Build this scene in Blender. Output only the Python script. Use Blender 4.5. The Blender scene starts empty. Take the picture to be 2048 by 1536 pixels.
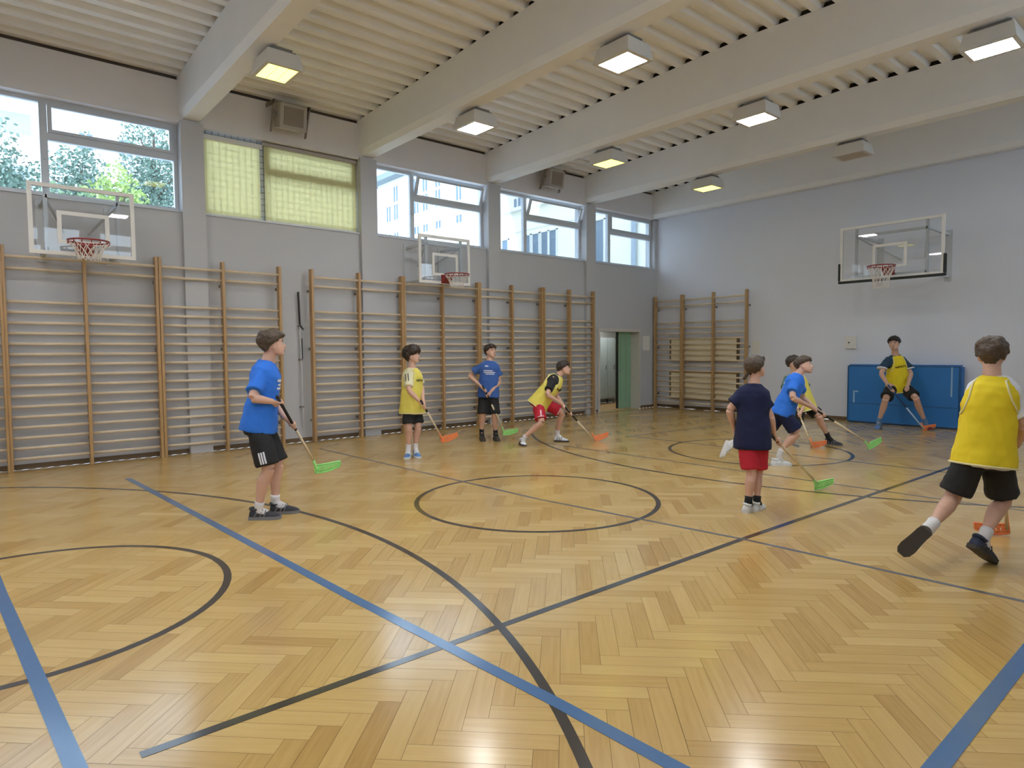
import bpy, bmesh, math, random
from mathutils import Vector, Matrix, noise
from mathutils.bvhtree import BVHTree

V = Vector
random.seed(7)
SC = bpy.context.scene
COL = SC.collection

# ---------------------------------------------------------------- camera, sky, exposure
cam_d = bpy.data.cameras.new('camera')
cam = bpy.data.objects.new('camera', cam_d)
COL.objects.link(cam)
SC.camera = cam
cam_d.sensor_width = 36.0
cam_d.lens = 22.646
cam_d.clip_start = 0.05
cam_d.clip_end = 300


def aim(yaw, pitch, roll):
    fw = V((-math.sin(yaw) * math.cos(pitch), math.cos(yaw) * math.cos(pitch), math.sin(pitch)))
    r = V((math.cos(yaw), math.sin(yaw), 0))
    u = r.cross(fw)
    r2 = r * math.cos(roll) + u * math.sin(roll)
    u2 = -r * math.sin(roll) + u * math.cos(roll)
    return Matrix(((r2.x, u2.x, -fw.x), (r2.y, u2.y, -fw.y), (r2.z, u2.z, -fw.z))).to_4x4()


cam.matrix_world = Matrix.Translation((10.9205, 0.0, 1.55)) @ aim(0.86693, -0.050746, -0.007949)
CAM_R = V((math.cos(0.86693), math.sin(0.86693), 0))
CAM_T = V((math.sin(0.86693), -math.cos(0.86693), 0))

world = bpy.data.worlds.new('overcast_sky')
SC.world = world
world.use_nodes = True
wn = world.node_tree.nodes
wl = world.node_tree.links
bg = wn['Background']
tcw = wn.new('ShaderNodeTexCoord')
sepw = wn.new('ShaderNodeSeparateXYZ')
rampw = wn.new('ShaderNodeValToRGB')
wl.new(tcw.outputs['Generated'], sepw.inputs[0])
wl.new(sepw.outputs['Z'], rampw.inputs[0])
rampw.color_ramp.elements[0].color = (0.80, 0.90, 1.0, 1)
rampw.color_ramp.elements[1].color = (0.56, 0.76, 1.0, 1)
wl.new(rampw.outputs[0], bg.inputs['Color'])
SKY = 5.8
bg.inputs['Strength'].default_value = SKY

SC.view_settings.view_transform = 'Standard'
SC.view_settings.look = 'None'
SC.view_settings.gamma = 1
SC.view_settings.exposure = 0.13
SC.view_settings.use_curve_mapping = False
SC.cycles.max_bounces = 8
SC.cycles.diffuse_bounces = 5
SC.cycles.transparent_max_bounces = 16
SC.cycles.sample_clamp_indirect = 6.0

LAMP = 64.0      # emission of a lit luminaire diffuser

# ---------------------------------------------------------------- materials


def lin(c):
    return tuple(((x / 255.0) / 12.92 if x / 255.0 <= 0.04045 else ((x / 255.0 + 0.055) / 1.055) ** 2.4) for x in c)


def pmat(name, rgb, rough=0.6, spec=0.5, metal=0.0, vary=0.06, scale=8.0, bump=0.0, bscale=40.0, stretch=(1, 1, 1), srgb=False, coat=0.0):
    """principled material with a procedural tone variation and optional bump"""
    m = bpy.data.materials.new(name)
    m.use_nodes = True
    nt = m.node_tree
    p = nt.nodes['Principled BSDF']
    col = lin(rgb) if srgb else rgb
    tc = nt.nodes.new('ShaderNodeTexCoord')
    mp = nt.nodes.new('ShaderNodeMapping')
    mp.inputs['Scale'].default_value = stretch
    nt.links.new(tc.outputs['Object'], mp.inputs[0])
    no = nt.nodes.new('ShaderNodeTexNoise')
    no.inputs['Scale'].default_value = scale
    no.inputs['Detail'].default_value = 4
    nt.links.new(mp.outputs[0], no.inputs['Vector'])
    mx = nt.nodes.new('ShaderNodeMixRGB')
    mx.inputs[1].default_value = tuple(c * (1 - vary) for c in col) + (1,)
    mx.inputs[2].default_value = tuple(min(1, c * (1 + vary)) for c in col) + (1,)
    nt.links.new(no.outputs[0], mx.inputs[0])
    nt.links.new(mx.outputs[0], p.inputs['Base Color'])
    p.inputs['Roughness'].default_value = rough
    p.inputs['Specular IOR Level'].default_value = spec
    p.inputs['Metallic'].default_value = metal
    p.inputs['Coat Weight'].default_value = coat
    p.inputs['Coat Roughness'].default_value = 0.13
    p.inputs['Coat IOR'].default_value = 1.45
    if bump:
        n2 = nt.nodes.new('ShaderNodeTexNoise')
        n2.inputs['Scale'].default_value = bscale
        n2.inputs['Detail'].default_value = 3
        nt.links.new(mp.outputs[0], n2.inputs['Vector'])
        b = nt.nodes.new('ShaderNodeBump')
        b.inputs['Strength'].default_value = bump
        b.inputs['Distance'].default_value = 0.01
        nt.links.new(n2.outputs[0], b.inputs['Height'])
        nt.links.new(b.outputs[0], p.inputs['Normal'])
    return m


def emat(name, rgb, strength):
    m = bpy.data.materials.new(name)
    m.use_nodes = True
    nt = m.node_tree
    nt.nodes.remove(nt.nodes['Principled BSDF'])
    e = nt.nodes.new('ShaderNodeEmission')
    tc = nt.nodes.new('ShaderNodeTexCoord')
    no = nt.nodes.new('ShaderNodeTexNoise')
    no.inputs['Scale'].default_value = 3
    nt.links.new(tc.outputs['Object'], no.inputs['Vector'])
    mx = nt.nodes.new('ShaderNodeMixRGB')
    mx.inputs[1].default_value = tuple(rgb) + (1,)
    mx.inputs[2].default_value = tuple(min(1, c * 1.06) for c in rgb) + (1,)
    nt.links.new(no.outputs[0], mx.inputs[0])
    nt.links.new(mx.outputs[0], e.inputs[0])
    e.inputs[1].default_value = strength
    nt.links.new(e.outputs[0], nt.nodes['Material Output'].inputs[0])
    return m


def glassmat(name, tint, gloss):
    m = bpy.data.materials.new(name)
    m.use_nodes = True
    nt = m.node_tree
    nt.nodes.remove(nt.nodes['Principled BSDF'])
    t = nt.nodes.new('ShaderNodeBsdfTransparent')
    t.inputs[0].default_value = tuple(tint) + (1,)
    g = nt.nodes.new('ShaderNodeBsdfGlossy')
    g.inputs['Roughness'].default_value = 0.02
    fr = nt.nodes.new('ShaderNodeFresnel')
    fr.inputs[0].default_value = 1.5
    mul = nt.nodes.new('ShaderNodeMath')
    mul.operation = 'MULTIPLY'
    mul.inputs[1].default_value = gloss
    nt.links.new(fr.outputs[0], mul.inputs[0])
    mx = nt.nodes.new('ShaderNodeMixShader')
    nt.links.new(mul.outputs[0], mx.inputs[0])
    nt.links.new(t.outputs[0], mx.inputs[1])
    nt.links.new(g.outputs[0], mx.inputs[2])
    nt.links.new(mx.outputs[0], nt.nodes['Material Output'].inputs[0])
    return m


def woodfloor():
    m = bpy.data.materials.new('oak_parquet')
    m.use_nodes = True
    nt = m.node_tree
    p = nt.nodes['Principled BSDF']
    at = nt.nodes.new('ShaderNodeAttribute')
    at.attribute_name = 'tone'
    uv = nt.nodes.new('ShaderNodeUVMap')
    uv.uv_map = 'plank'
    mp = nt.nodes.new('ShaderNodeMapping')
    mp.inputs['Scale'].default_value = (3.0, 45.0, 1)
    nt.links.new(uv.outputs[0], mp.inputs[0])
    no = nt.nodes.new('ShaderNodeTexNoise')
    no.inputs['Scale'].default_value = 1.0
    no.inputs['Detail'].default_value = 5
    nt.links.new(mp.outputs[0], no.inputs['Vector'])
    ad = nt.nodes.new('ShaderNodeMath')
    ad.operation = 'MULTIPLY_ADD'
    ad.inputs[1].default_value = 0.42
    nt.links.new(no.outputs[0], ad.inputs[0])
    nt.links.new(at.outputs['Fac'], ad.inputs[2])
    rp = nt.nodes.new('ShaderNodeValToRGB')
    e = rp.color_ramp.elements
    e[0].position = 0.1
    e[0].color = (0.40, 0.225, 0.060, 1)
    e[1].position = 1.2 if False else 1.0
    e[1].color = (0.69, 0.49, 0.205, 1)
    mid = e.new(0.5)
    mid.color = (0.55, 0.36, 0.122, 1)
    nt.links.new(ad.outputs[0], rp.inputs[0])
    nt.links.new(rp.outputs[0], p.inputs['Base Color'])
    p.inputs['Roughness'].default_value = 0.27
    p.inputs['Specular IOR Level'].default_value = 0.5
    tc = nt.nodes.new('ShaderNodeTexCoord')
    n2 = nt.nodes.new('ShaderNodeTexNoise')
    n2.inputs['Scale'].default_value = 0.7
    n2.inputs['Detail'].default_value = 2
    nt.links.new(tc.outputs['Object'], n2.inputs['Vector'])
    mr = nt.nodes.new('ShaderNodeMapRange')
    mr.inputs['To Min'].default_value = 0.21
    mr.inputs['To Max'].default_value = 0.24
    nt.links.new(n2.outputs[0], mr.inputs[0])
    nt.links.new(mr.outputs[0], p.inputs['Roughness'])
    p.inputs['Coat Weight'].default_value = 0.3
    p.inputs['Coat Roughness'].default_value = 0.13
    p.inputs['Coat IOR'].default_value = 1.45
    return m


def blindmat():
    m = bpy.data.materials.new('cream_blind_fabric')
    m.use_nodes = True
    nt = m.node_tree
    nt.nodes.remove(nt.nodes['Principled BSDF'])
    d = nt.nodes.new('ShaderNodeBsdfDiffuse')
    d.inputs[0].default_value = (0.72, 0.70, 0.42, 1)
    t = nt.nodes.new('ShaderNodeBsdfTranslucent')
    tc = nt.nodes.new('ShaderNodeTexCoord')
    wv = nt.nodes.new('ShaderNodeTexNoise')
    wv.inputs['Scale'].default_value = 60
    nt.links.new(tc.outputs['Object'], wv.inputs['Vector'])
    mc = nt.nodes.new('ShaderNodeMixRGB')
    mc.inputs[1].default_value = (0.97, 0.90, 0.62, 1)
    mc.inputs[2].default_value = (1.0, 0.94, 0.70, 1)
    nt.links.new(wv.outputs[0], mc.inputs[0])
    nt.links.new(mc.outputs[0], t.inputs[0])
    mx = nt.nodes.new('ShaderNodeMixShader')
    mx.inputs[0].default_value = 0.62
    nt.links.new(d.outputs[0], mx.inputs[1])
    nt.links.new(t.outputs[0], mx.inputs[2])
    nt.links.new(mx.outputs[0], nt.nodes['Material Output'].inputs[0])
    return m


M = dict(
    wall=pmat('grey_wall_paint', (0.51, 0.515, 0.535), 0.75, vary=0.03, scale=1.5, bump=0.05),
    wall_end=pmat('lavender_grey_wall_paint', (0.72, 0.74, 0.81), 0.7, vary=0.03, scale=1.2, bump=0.05),
    lintel=pmat('white_concrete_paint', (0.74, 0.725, 0.735), 0.75, vary=0.04, scale=2, bump=0.06),
    beam=pmat('cream_beam_paint', (0.82, 0.82, 0.815), 0.6, vary=0.04, scale=2.5, bump=0.05),
    deck=pmat('white_steel_deck', (0.86, 0.855, 0.84), 0.5, vary=0.04, scale=3),
    dark=pmat('black_flute_shade', (0.012, 0.010, 0.008), 0.9),
    gapshade=pmat('gap_shade_strip', (0.12, 0.10, 0.085), 0.8),
    brown=pmat('brown_baseboard', (0.16, 0.10, 0.05), 0.5),
    base=pmat('dark_seam_filler', (0.17, 0.095, 0.035), 0.22, coat=0.3),
    floor=woodfloor(),
    lineblack=pmat('black_court_paint', (0.040, 0.031, 0.025), 0.2, coat=0.4),
    lineblue=pmat('blue_court_paint', (0.060, 0.155, 0.33), 0.2, coat=0.4),
    linegrey=pmat('grey_blue_court_paint', (0.14, 0.135, 0.14), 0.2, coat=0.4),
    pvc=pmat('grey_white_window_pvc', (0.55, 0.58, 0.62), 0.35, vary=0.02),
    glass=glassmat('window_glass', (0.95, 0.98, 1.0), 0.7),
    acrylic=glassmat('acrylic_sheet', (0.985, 0.99, 0.99), 0.8),
    blind=blindmat(),
    wire=pmat('dark_guard_wire', (0.05, 0.05, 0.04), 0.5),
    wood=pmat('varnished_beech', (0.46, 0.285, 0.125), 0.38, vary=0.16, scale=6, stretch=(8, 8, 1)),
    rung=pmat('polished_beech_rung', (0.68, 0.57, 0.42), 0.22, vary=0.12, scale=6, stretch=(6, 1, 6)),
    rungx=pmat('polished_beech_rung_end', (0.56, 0.40, 0.22), 0.3, vary=0.12, scale=6, stretch=(1, 6, 6)),
    white=pmat('white_enamel', (0.74, 0.73, 0.70), 0.35, vary=0.02),
    whitepaint=pmat('white_board_tape', (0.72, 0.70, 0.66), 0.5, vary=0.02),
    tube=pmat('light_grey_steel_tube', (0.52, 0.54, 0.56), 0.4, vary=0.03),
    red=pmat('dark_red_enamel', (0.27, 0.03, 0.03), 0.35),
    net=pmat('white_net_cord', (0.72, 0.66, 0.60), 0.8),
    blackpad=pmat('black_foam_padding', (0.015, 0.018, 0.016), 0.6),
    mat_blue=pmat('blue_vinyl', (0.022, 0.175, 0.50), 0.55, vary=0.08, scale=3, bump=0.03, bscale=6),
    mat_dark=pmat('blue_vinyl_piping', (0.020, 0.085, 0.22), 0.4),
    mat_light=pmat('light_blue_strap', (0.30, 0.50, 0.70), 0.5),
    fixture=pmat('off_white_luminaire_housing', (0.62, 0.59, 0.54), 0.4, vary=0.03),
    unlit=pmat('unlit_diffuser', (0.42, 0.34, 0.24), 0.4),
    bracket=pmat('grey_bracket_steel', (0.20, 0.18, 0.16), 0.5),
    grille=pmat('grey_speaker_grille', (0.26, 0.22, 0.18), 0.6),
    box=pmat('grey_speaker_cabinet', (0.42, 0.38, 0.34), 0.5),
    green=pmat('green_door_paint', (0.27, 0.45, 0.30), 0.45, vary=0.05),
    corridor=pmat('corridor_paint', (0.42, 0.42, 0.40), 0.6),
    locker=pmat('grey_locker_steel', (0.36, 0.41, 0.41), 0.35, vary=0.1),
    pipe=pmat('cream_pipe_paint', (0.48, 0.45, 0.39), 0.4),
    frame=pmat('cream_door_frame', (0.60, 0.57, 0.53), 0.5),
    paper=pmat('white_paper', (0.74, 0.73, 0.69), 0.7, vary=0.02),
    creampanel=pmat('cream_wooden_panel', (0.90, 0.80, 0.58), 0.45, vary=0.06, scale=3),
    plastic=pmat('white_plastic', (0.72, 0.71, 0.68), 0.4, vary=0.02),
    black=pmat('black_plastic', (0.012, 0.012, 0.012), 0.45),
    facade=pmat('pale_facade_render', (0.74, 0.75, 0.74), 0.8, vary=0.05, scale=0.6),
    facade2=pmat('pinkish_facade_render', (0.66, 0.66, 0.68), 0.8, vary=0.06, scale=0.5),
    facade3=pmat('cream_facade_render', (0.80, 0.78, 0.66), 0.8, vary=0.04, scale=0.6),
    roof=pmat('grey_eave', (0.22, 0.26, 0.28), 0.7),
    fglass=pmat('dark_window_glass', (0.14, 0.20, 0.26), 0.2, vary=0.2, scale=1.3),
    soffit=pmat('balcony_shade_panel', (0.30, 0.36, 0.42), 0.6),
    bark=pmat('tree_bark', (0.10, 0.08, 0.06), 0.9),
    leaf=pmat('mid_green_leaves', (0.20, 0.29, 0.16), 0.6, vary=0.35, scale=1.2),
    leaf2=pmat('yellow_green_leaves', (0.32, 0.42, 0.14), 0.6, vary=0.3, scale=1.2),
    leaf3=pmat('dark_green_leaves', (0.13, 0.20, 0.16), 0.6, vary=0.35, scale=1.2),
    lawn=pmat('outdoor_ground', (0.62, 0.63, 0.62), 0.9),
)

# ---------------------------------------------------------------- object helpers


def setp(o, label=None, cat=None, group=None, kind=None):
    if label:
        o['label'] = label
    if cat:
        o['category'] = cat
    if group:
        o['group'] = group
    if kind:
        o['kind'] = kind
    return o


def link(name, me, mats, parent=None):
    o = bpy.data.objects.new(name, me)
    COL.objects.link(o)
    if mats is not None:
        for m in (mats if isinstance(mats, (list, tuple)) else [mats]):
            me.materials.append(m)
    if parent:
        o.parent = parent
    return o


def obj(name, bm, mats, parent=None, smooth=False):
    me = bpy.data.meshes.new(name)
    bmesh.ops.recalc_face_normals(bm, faces=bm.faces)
    bm.to_mesh(me)
    bm.free()
    if smooth:
        for f in me.polygons:
            f.use_smooth = True
    return link(name, me, mats, parent)


def empty(name, loc, label, cat, group=None, rz=0.0):
    e = bpy.data.objects.new(name, None)
    COL.objects.link(e)
    e.location = loc
    e.rotation_euler = (0, 0, rz)
    e.empty_display_size = 0.1
    setp(e, label, cat, group)
    return e


def box(bm, lo, hi, mi=0):
    (x0, y0, z0), (x1, y1, z1) = lo, hi
    vs = [bm.verts.new(c) for c in ((x0, y0, z0), (x1, y0, z0), (x1, y1, z0), (x0, y1, z0), (x0, y0, z1), (x1, y0, z1), (x1, y1, z1), (x0, y1, z1))]
    for q in ((0, 3, 2, 1), (4, 5, 6, 7), (0, 1, 5, 4), (1, 2, 6, 5), (2, 3, 7, 6), (3, 0, 4, 7)):
        f = bm.faces.new([vs[i] for i in q])
        f.material_index = mi
    return vs


def bevel(bm, w=0.005, seg=2):
    bmesh.ops.bevel(bm, geom=list(bm.edges), offset=w, segments=seg, affect='EDGES', profile=0.7)


def loft(bm, rings, caps=True, mi=0, closed=True):
    """rings: list of lists of points (equal lengths)"""
    vr = [[bm.verts.new(p) for p in r] for r in rings]
    n = len(vr[0])
    rng = n if closed else n - 1
    for a, b in zip(vr[:-1], vr[1:]):
        for i in range(rng):
            f = bm.faces.new((a[i], a[(i + 1) % n], b[(i + 1) % n], b[i]))
            f.material_index = mi
    if caps:
        for r, rev in ((vr[0], True), (vr[-1], False)):
            f = bm.faces.new(r[::-1] if rev else r)
            f.material_index = mi
    return vr


def tube(bm, pts, rads, n=10, side=None, caps=True, mi=0):
    pts = [V(p) for p in pts]
    if not isinstance(rads, (list, tuple)):
        rads = [rads] * len(pts)
    rings = []
    prev = None
    for i, p in enumerate(pts):
        d = (pts[min(i + 1, len(pts) - 1)] - pts[max(i - 1, 0)])
        d = d.normalized() if d.length > 1e-9 else V((0, 0, 1))
        if prev is None:
            ref = V(side) if side is not None else (V((0, 0, 1)) if abs(d.z) < 0.9 else V((1, 0, 0)))
        else:
            ref = prev
        s = ref - d * ref.dot(d)
        if s.length < 1e-6:
            s = V((1, 0.1, 0)) - d * V((1, 0.1, 0)).dot(d)
        s.normalize()
        prev = s
        f = d.cross(s)
        r = rads[i]
        a, b = r if isinstance(r, (list, tuple)) else (r, r)
        rings.append([p + s * a * math.cos(2 * math.pi * k / n) + f * b * math.sin(2 * math.pi * k / n) for k in range(n)])
    loft(bm, rings, caps, mi)


def ellip(bm, c, ax, n=10, m=7, mi=0):
    """ellipsoid with axis vectors ax (3 vectors incl. radius)"""
    c = V(c)
    rings = []
    for i in range(1, m):
        t = math.pi * i / m
        rings.append([c + ax[0] * math.sin(t) * math.cos(2 * math.pi * k / n) + ax[1] * math.sin(t) * math.sin(2 * math.pi * k / n) - ax[2] * math.cos(t) for k in range(n)])
    vr = loft(bm, rings, False, mi)
    lo = bm.verts.new(c - ax[2])
    hi = bm.verts.new(c + ax[2])
    for i in range(n):
        f = bm.faces.new((lo, vr[0][(i + 1) % n], vr[0][i]))
        f.material_index = mi
        f = bm.faces.new((hi, vr[-1][i], vr[-1][(i + 1) % n]))
        f.material_index = mi


def ball(bm, c, r, n=10, m=7, mi=0):
    ellip(bm, c, (V((r, 0, 0)), V((0, r, 0)), V((0, 0, r))), n, m, mi)


def torus(bm, c, R, r, ax=(V((1, 0, 0)), V((0, 1, 0))), n=32, m=8):
    c = V(c)
    up = ax[0].cross(ax[1])
    rings = []
    for i in range(n):
        t = 2 * math.pi * i / n
        d = ax[0] * math.cos(t) + ax[1] * math.sin(t)
        rings.append([c + d * (R + r * math.cos(2 * math.pi * k / m)) + up * r * math.sin(2 * math.pi * k / m) for k in range(m)])
    vr = [[bm.verts.new(p) for p in r_] for r_ in rings]
    for i in range(n):
        a, b = vr[i], vr[(i + 1) % n]
        for k in range(m):
            bm.faces.new((a[k], a[(k + 1) % m], b[(k + 1) % m], b[k]))


def mesh_dup(o, parent, loc=None):
    c = o.copy()
    COL.objects.link(c)
    c.parent = parent
    if loc is not None:
        c.location = loc
    return c


def dup_tree(root, loc, rz=None, label=None):
    r = root.copy()
    COL.objects.link(r)
    r.location = loc
    if rz is not None:
        r.rotation_euler = (0, 0, rz)
    if label:
        r['label'] = label
    for ch in list(root.children):
        c = ch.copy()
        COL.objects.link(c)
        c.parent = r
        for g in ch.children:
            d = g.copy()
            COL.objects.link(d)
            d.parent = c
    return r


def BM():
    return bmesh.new()


# ---------------------------------------------------------------- the hall
W, L0, L1 = 12.05, -5.3, 14.5
SILL, WTOP, ZB = 3.72, 5.07, 5.13
PIL = [-3.29, -0.35, 2.63, 5.62, 8.58, 11.60]     # near faces of the pilasters / beams
PW = 0.33


def zroof(x):
    return 5.76 + 0.20 * (1 - abs(x - 6.0) / 6.0)


# floor: oak herringbone, every plank its own random tone, sheen by direction painted in, seams show the dark base
def build_floor():
    bm = BM()
    tone = bm.loops.layers.float_color.new('tone')
    uvl = bm.loops.layers.uv.new('plank')
    pl, pw = 0.5, 0.1
    c45 = math.sqrt(0.5)
    rnd = random.Random(3)

    def quad(u0, v0, du, dv, along):
        um, vm = u0 + du / 2, v0 + dv / 2
        dist = math.hypot((um - vm) * c45 + 6.0 - 10.92, (um + vm) * c45 + 4.6)
        g = 0.0009 if dist < 4.5 else max(0.0, 0.0009 * (1 - (dist - 4.5) / 2.5))
        cs = [(u0 + g, v0 + g), (u0 + du - g, v0 + g), (u0 + du - g, v0 + dv - g), (u0 + g, v0 + dv - g)]
        pts = []
        for u, v in cs:
            x = (u - v) * c45 + 6.0
            y = (u + v) * c45 + 4.6
            pts.append((x, y))
        if all(x < 0.0 or x > W or y < L0 or y > L1 for x, y in pts):
            return
        if max(p[0] for p in pts) < 0 or min(p[0] for p in pts) > W or max(p[1] for p in pts) < L0 or min(p[1] for p in pts) > L1:
            return
        pts = [(min(max(x, 0.0), W), min(max(y, L0), L1)) for x, y in pts]
        try:
            f = bm.faces.new([bm.verts.new((x, y, 0.0)) for x, y in pts])
        except ValueError:
            return
        t = min(1, max(0, rnd.gauss(0.37 if along else 0.24, 0.09)))  # planks along u painted paler, in place of the grain's directional sheen
        ou, ov = rnd.random() * 40, rnd.random() * 40
        uvs = [(0, 0), (du, 0), (du, dv), (0, dv)]
        for lp, (a, b) in zip(f.loops, uvs):
            lp[tone] = (t, t, t, 1)
            lp[uvl].uv = (ou + (a if along else b), ov + (b if along else a))
    # herringbone: rows i; each cell one plank along u and one along v
    n = 170
    for k in range(-n, n):
        for j in range(-26, 26):
            # horizontal plank along u
            u = k * pw + j * 2 * pl * 0.5 * 2 * 0 + j * (pl * 1.0)
            v = k * pw - j * (pl * 1.0)
            quad(u, v, pl, pw, True)
            quad(u + pl, v - pl + pw, pw, pl, False)
    bmb = bm
    box(bmb, (0.0, L0, -0.06), (W, L1, -0.004), 1)
    box(bmb, (-1.9, 12.15, -0.06), (0.0, 13.72, -0.0015), 0)
    me = bpy.data.meshes.new('floor')
    bmb.to_mesh(me)
    bmb.free()
    return link('floor', me, [M['floor'], M['base']])


floor = setp(build_floor(), 'varnished oak herringbone parquet floor', None, None, 'structure')

# painted court lines (part of the floor)


def strip(name, pts, w, mat, z, label):
    bm = BM()
    pts = [V((p[0], p[1], 0)) for p in pts]
    rings = []
    for i, p in enumerate(pts):
        d = (pts[min(i + 1, len(pts) - 1)] - pts[max(i - 1, 0)]).normalized()
        s = V((-d.y, d.x, 0)) * w / 2
        rings.append((p - s, p + s))
    zt = V((0, 0, z))
    z0 = V((0, 0, 0.0002))
    loft(bm, [[a + z0, b + z0, b + zt, a + zt] for a, b in rings], True)
    o = obj(name, bm, mat, floor)
    o['label'] = label
    return o


def arc(cx, cy, r, a0, a1, n=72):
    return [(cx + r * math.cos(math.radians(a0 + (a1 - a0) * i / n)), cy + r * math.sin(math.radians(a0 + (a1 - a0) * i / n))) for i in range(n + 1)]


strip('center_circle', arc(5.97, 4.53, 1.25, 0, 360), 0.05, M['lineblack'], 0.0010, 'black centre circle painted on the parquet')
strip('free_throw_circle', arc(5.87, 9.2, 1.30, 0, 360), 0.05, M['lineblack'], 0.0010, 'black free-throw circle in front of the end basket')
strip('free_throw_circle', arc(5.92, 0.17, 1.22, 0, 360), 0.05, M['lineblack'], 0.0010, 'black free-throw circle nearest the camera')
strip('three_point_arc', arc(6.15, -3.60, 6.18, 18, 162, 120), 0.05, M['lineblack'], 0.0013, 'long black three-point arc across the foreground')
strip('three_point_arc', arc(5.90, 12.92, 6.24, 200, 340, 120), 0.05, M['lineblack'], 0.0013, 'black three-point arc around the end basket')
strip('side_line', [(8.14, 0.46), (8.17, 4.8), (8.27, 9.4), (8.30, 14.4)], 0.05, M['lineblack'], 0.0016, 'straight black line running towards the end wall')
strip('free_throw_line', [(3.4, 9.12), (8.4, 9.28)], 0.04, M['linegrey'], 0.0016, 'thin dark line through the far circle')
strip('key_line', [(3.45, 9.0), (3.62, 11.0), (3.72, 13.2)], 0.04, M['linegrey'], 0.0019, 'thin dark line leading to the end wall')
strip('attack_line', [(1.73, 1.50), (4.5, 1.66), (7.18, 1.81), (8.88, 1.93), (11.0, 2.02)], 0.07, M['lineblue'], 0.0022, 'long blue line crossing the foreground')
strip('center_line', [(1.0, 4.33), (6.02, 4.53), (8.22, 4.80), (11.5, 4.93)], 0.04, M['linegrey'], 0.0019, 'thin grey-blue centre line')
strip('end_line', [(3.4, 0.02), (5.64, 0.12), (8.08, 0.26), (10.4, 0.38)], 0.07, M['lineblue'], 0.0019, 'blue line at the lower left')
strip('side_line', [(10.17, 2.0), (10.17, 8.0)], 0.075, M['lineblue'], 0.0025, 'blue side line at the lower right')
strip('attack_line', [(3.0, 7.40), (8.34, 7.56), (10.1, 7.64)], 0.035, M['linegrey'], 0.0019, 'thin faint line beyond the centre circle')


# window wall
def build_wall_left():
    bm = BM()
    x0 = -0.30
    dy0, dy1, dz = 12.15, 13.72, 2.05
    box(bm, (x0, L0, 0), (0, dy0, SILL))
    box(bm, (x0, dy1, 0), (0, L1 + 0.2, SILL))
    box(bm, (x0, dy0, dz), (0, dy1, SILL))
    box(bm, (x0, 14.38, SILL), (0, L1 + 0.2, WTOP))
    return obj('wall_left', bm, M['wall'])


wall_left = setp(build_wall_left(), 'long grey wall with high windows and wall bars', None, None, 'structure')
bm = BM()
box(bm, (-0.30, L0, WTOP), (0.04, L1 + 0.2, 5.70))
setp(obj('window_lintel', bm, M['lintel'], wall_left))
bm = BM()
box(bm, (-0.30, L0, 5.70), (-0.02, L1 + 0.2, 5.80))  # dark strip painting the shade of the gap under the deck
setp(obj('ceiling_gap_shade', bm, M['gapshade'], wall_left))
for y in PIL:
    bm = BM()
    box(bm, (-0.30, y, 0), (0.09, y + PW, 5.10))
    obj('pilaster', bm, M['wall'], wall_left)
bm = BM()
box(bm, (-0.02, 14.28, 5.07), (0.30, L1, 5.75))
obj('corner_bracket', bm, M['lintel'], wall_left)
# window sills
for i, y in enumerate(PIL):
    y1 = PIL[i + 1] if i + 1 < len(PIL) else 14.40
    bm = BM()
    box(bm, (-0.28, y + PW, SILL), (0.03, y1, SILL + 0.025))
    obj('window_sill', bm, M['pvc'], wall_left)

bm = BM()
box(bm, (-0.31, L1, 0), (W + 0.3, L1 + 0.2, 6.1))
wall_end = setp(obj('wall_end', bm, M['wall_end']), 'tall grey end wall behind the basket', None, None, 'structure')
bm = BM()
box(bm, (W, L0, 0), (W + 0.25, L1, SILL))
box(bm, (W, L0, WTOP), (W + 0.25, L1, 6.1))
box(bm, (W, 14.38, SILL), (W + 0.25, L1, WTOP))
for y in PIL:
    box(bm, (W, y, SILL), (W + 0.25, y + PW, WTOP))
box(bm, (W, L0, SILL), (W + 0.25, PIL[0], WTOP))
wall_right = setp(obj('wall_right', bm, M['wall']), 'grey wall on the right beside the camera, with windows added for fill light', None, None, 'structure')
bm = BM()
box(bm, (-0.31, L0 - 0.2, 0), (W + 0.3, L0, 6.1))
setp(obj('wall_back', bm, M['wall']), 'plain grey wall behind the camera', None, None, 'structure')

bm = BM()
for a, b in ((L0, 12.13), (13.74, L1)):
    box(bm, (0, a, 0), (0.015, b, 0.07))
setp(obj('baseboard_left', bm, M['brown']), 'thin brown baseboard under the wall bars', None, None, 'structure')
bm = BM()
box(bm, (0.016, L1 - 0.015, 0), (W, L1, 0.08))
setp(obj('baseboard_end', bm, M['brown']), 'thin brown baseboard along the end wall', None, None, 'structure')


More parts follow.
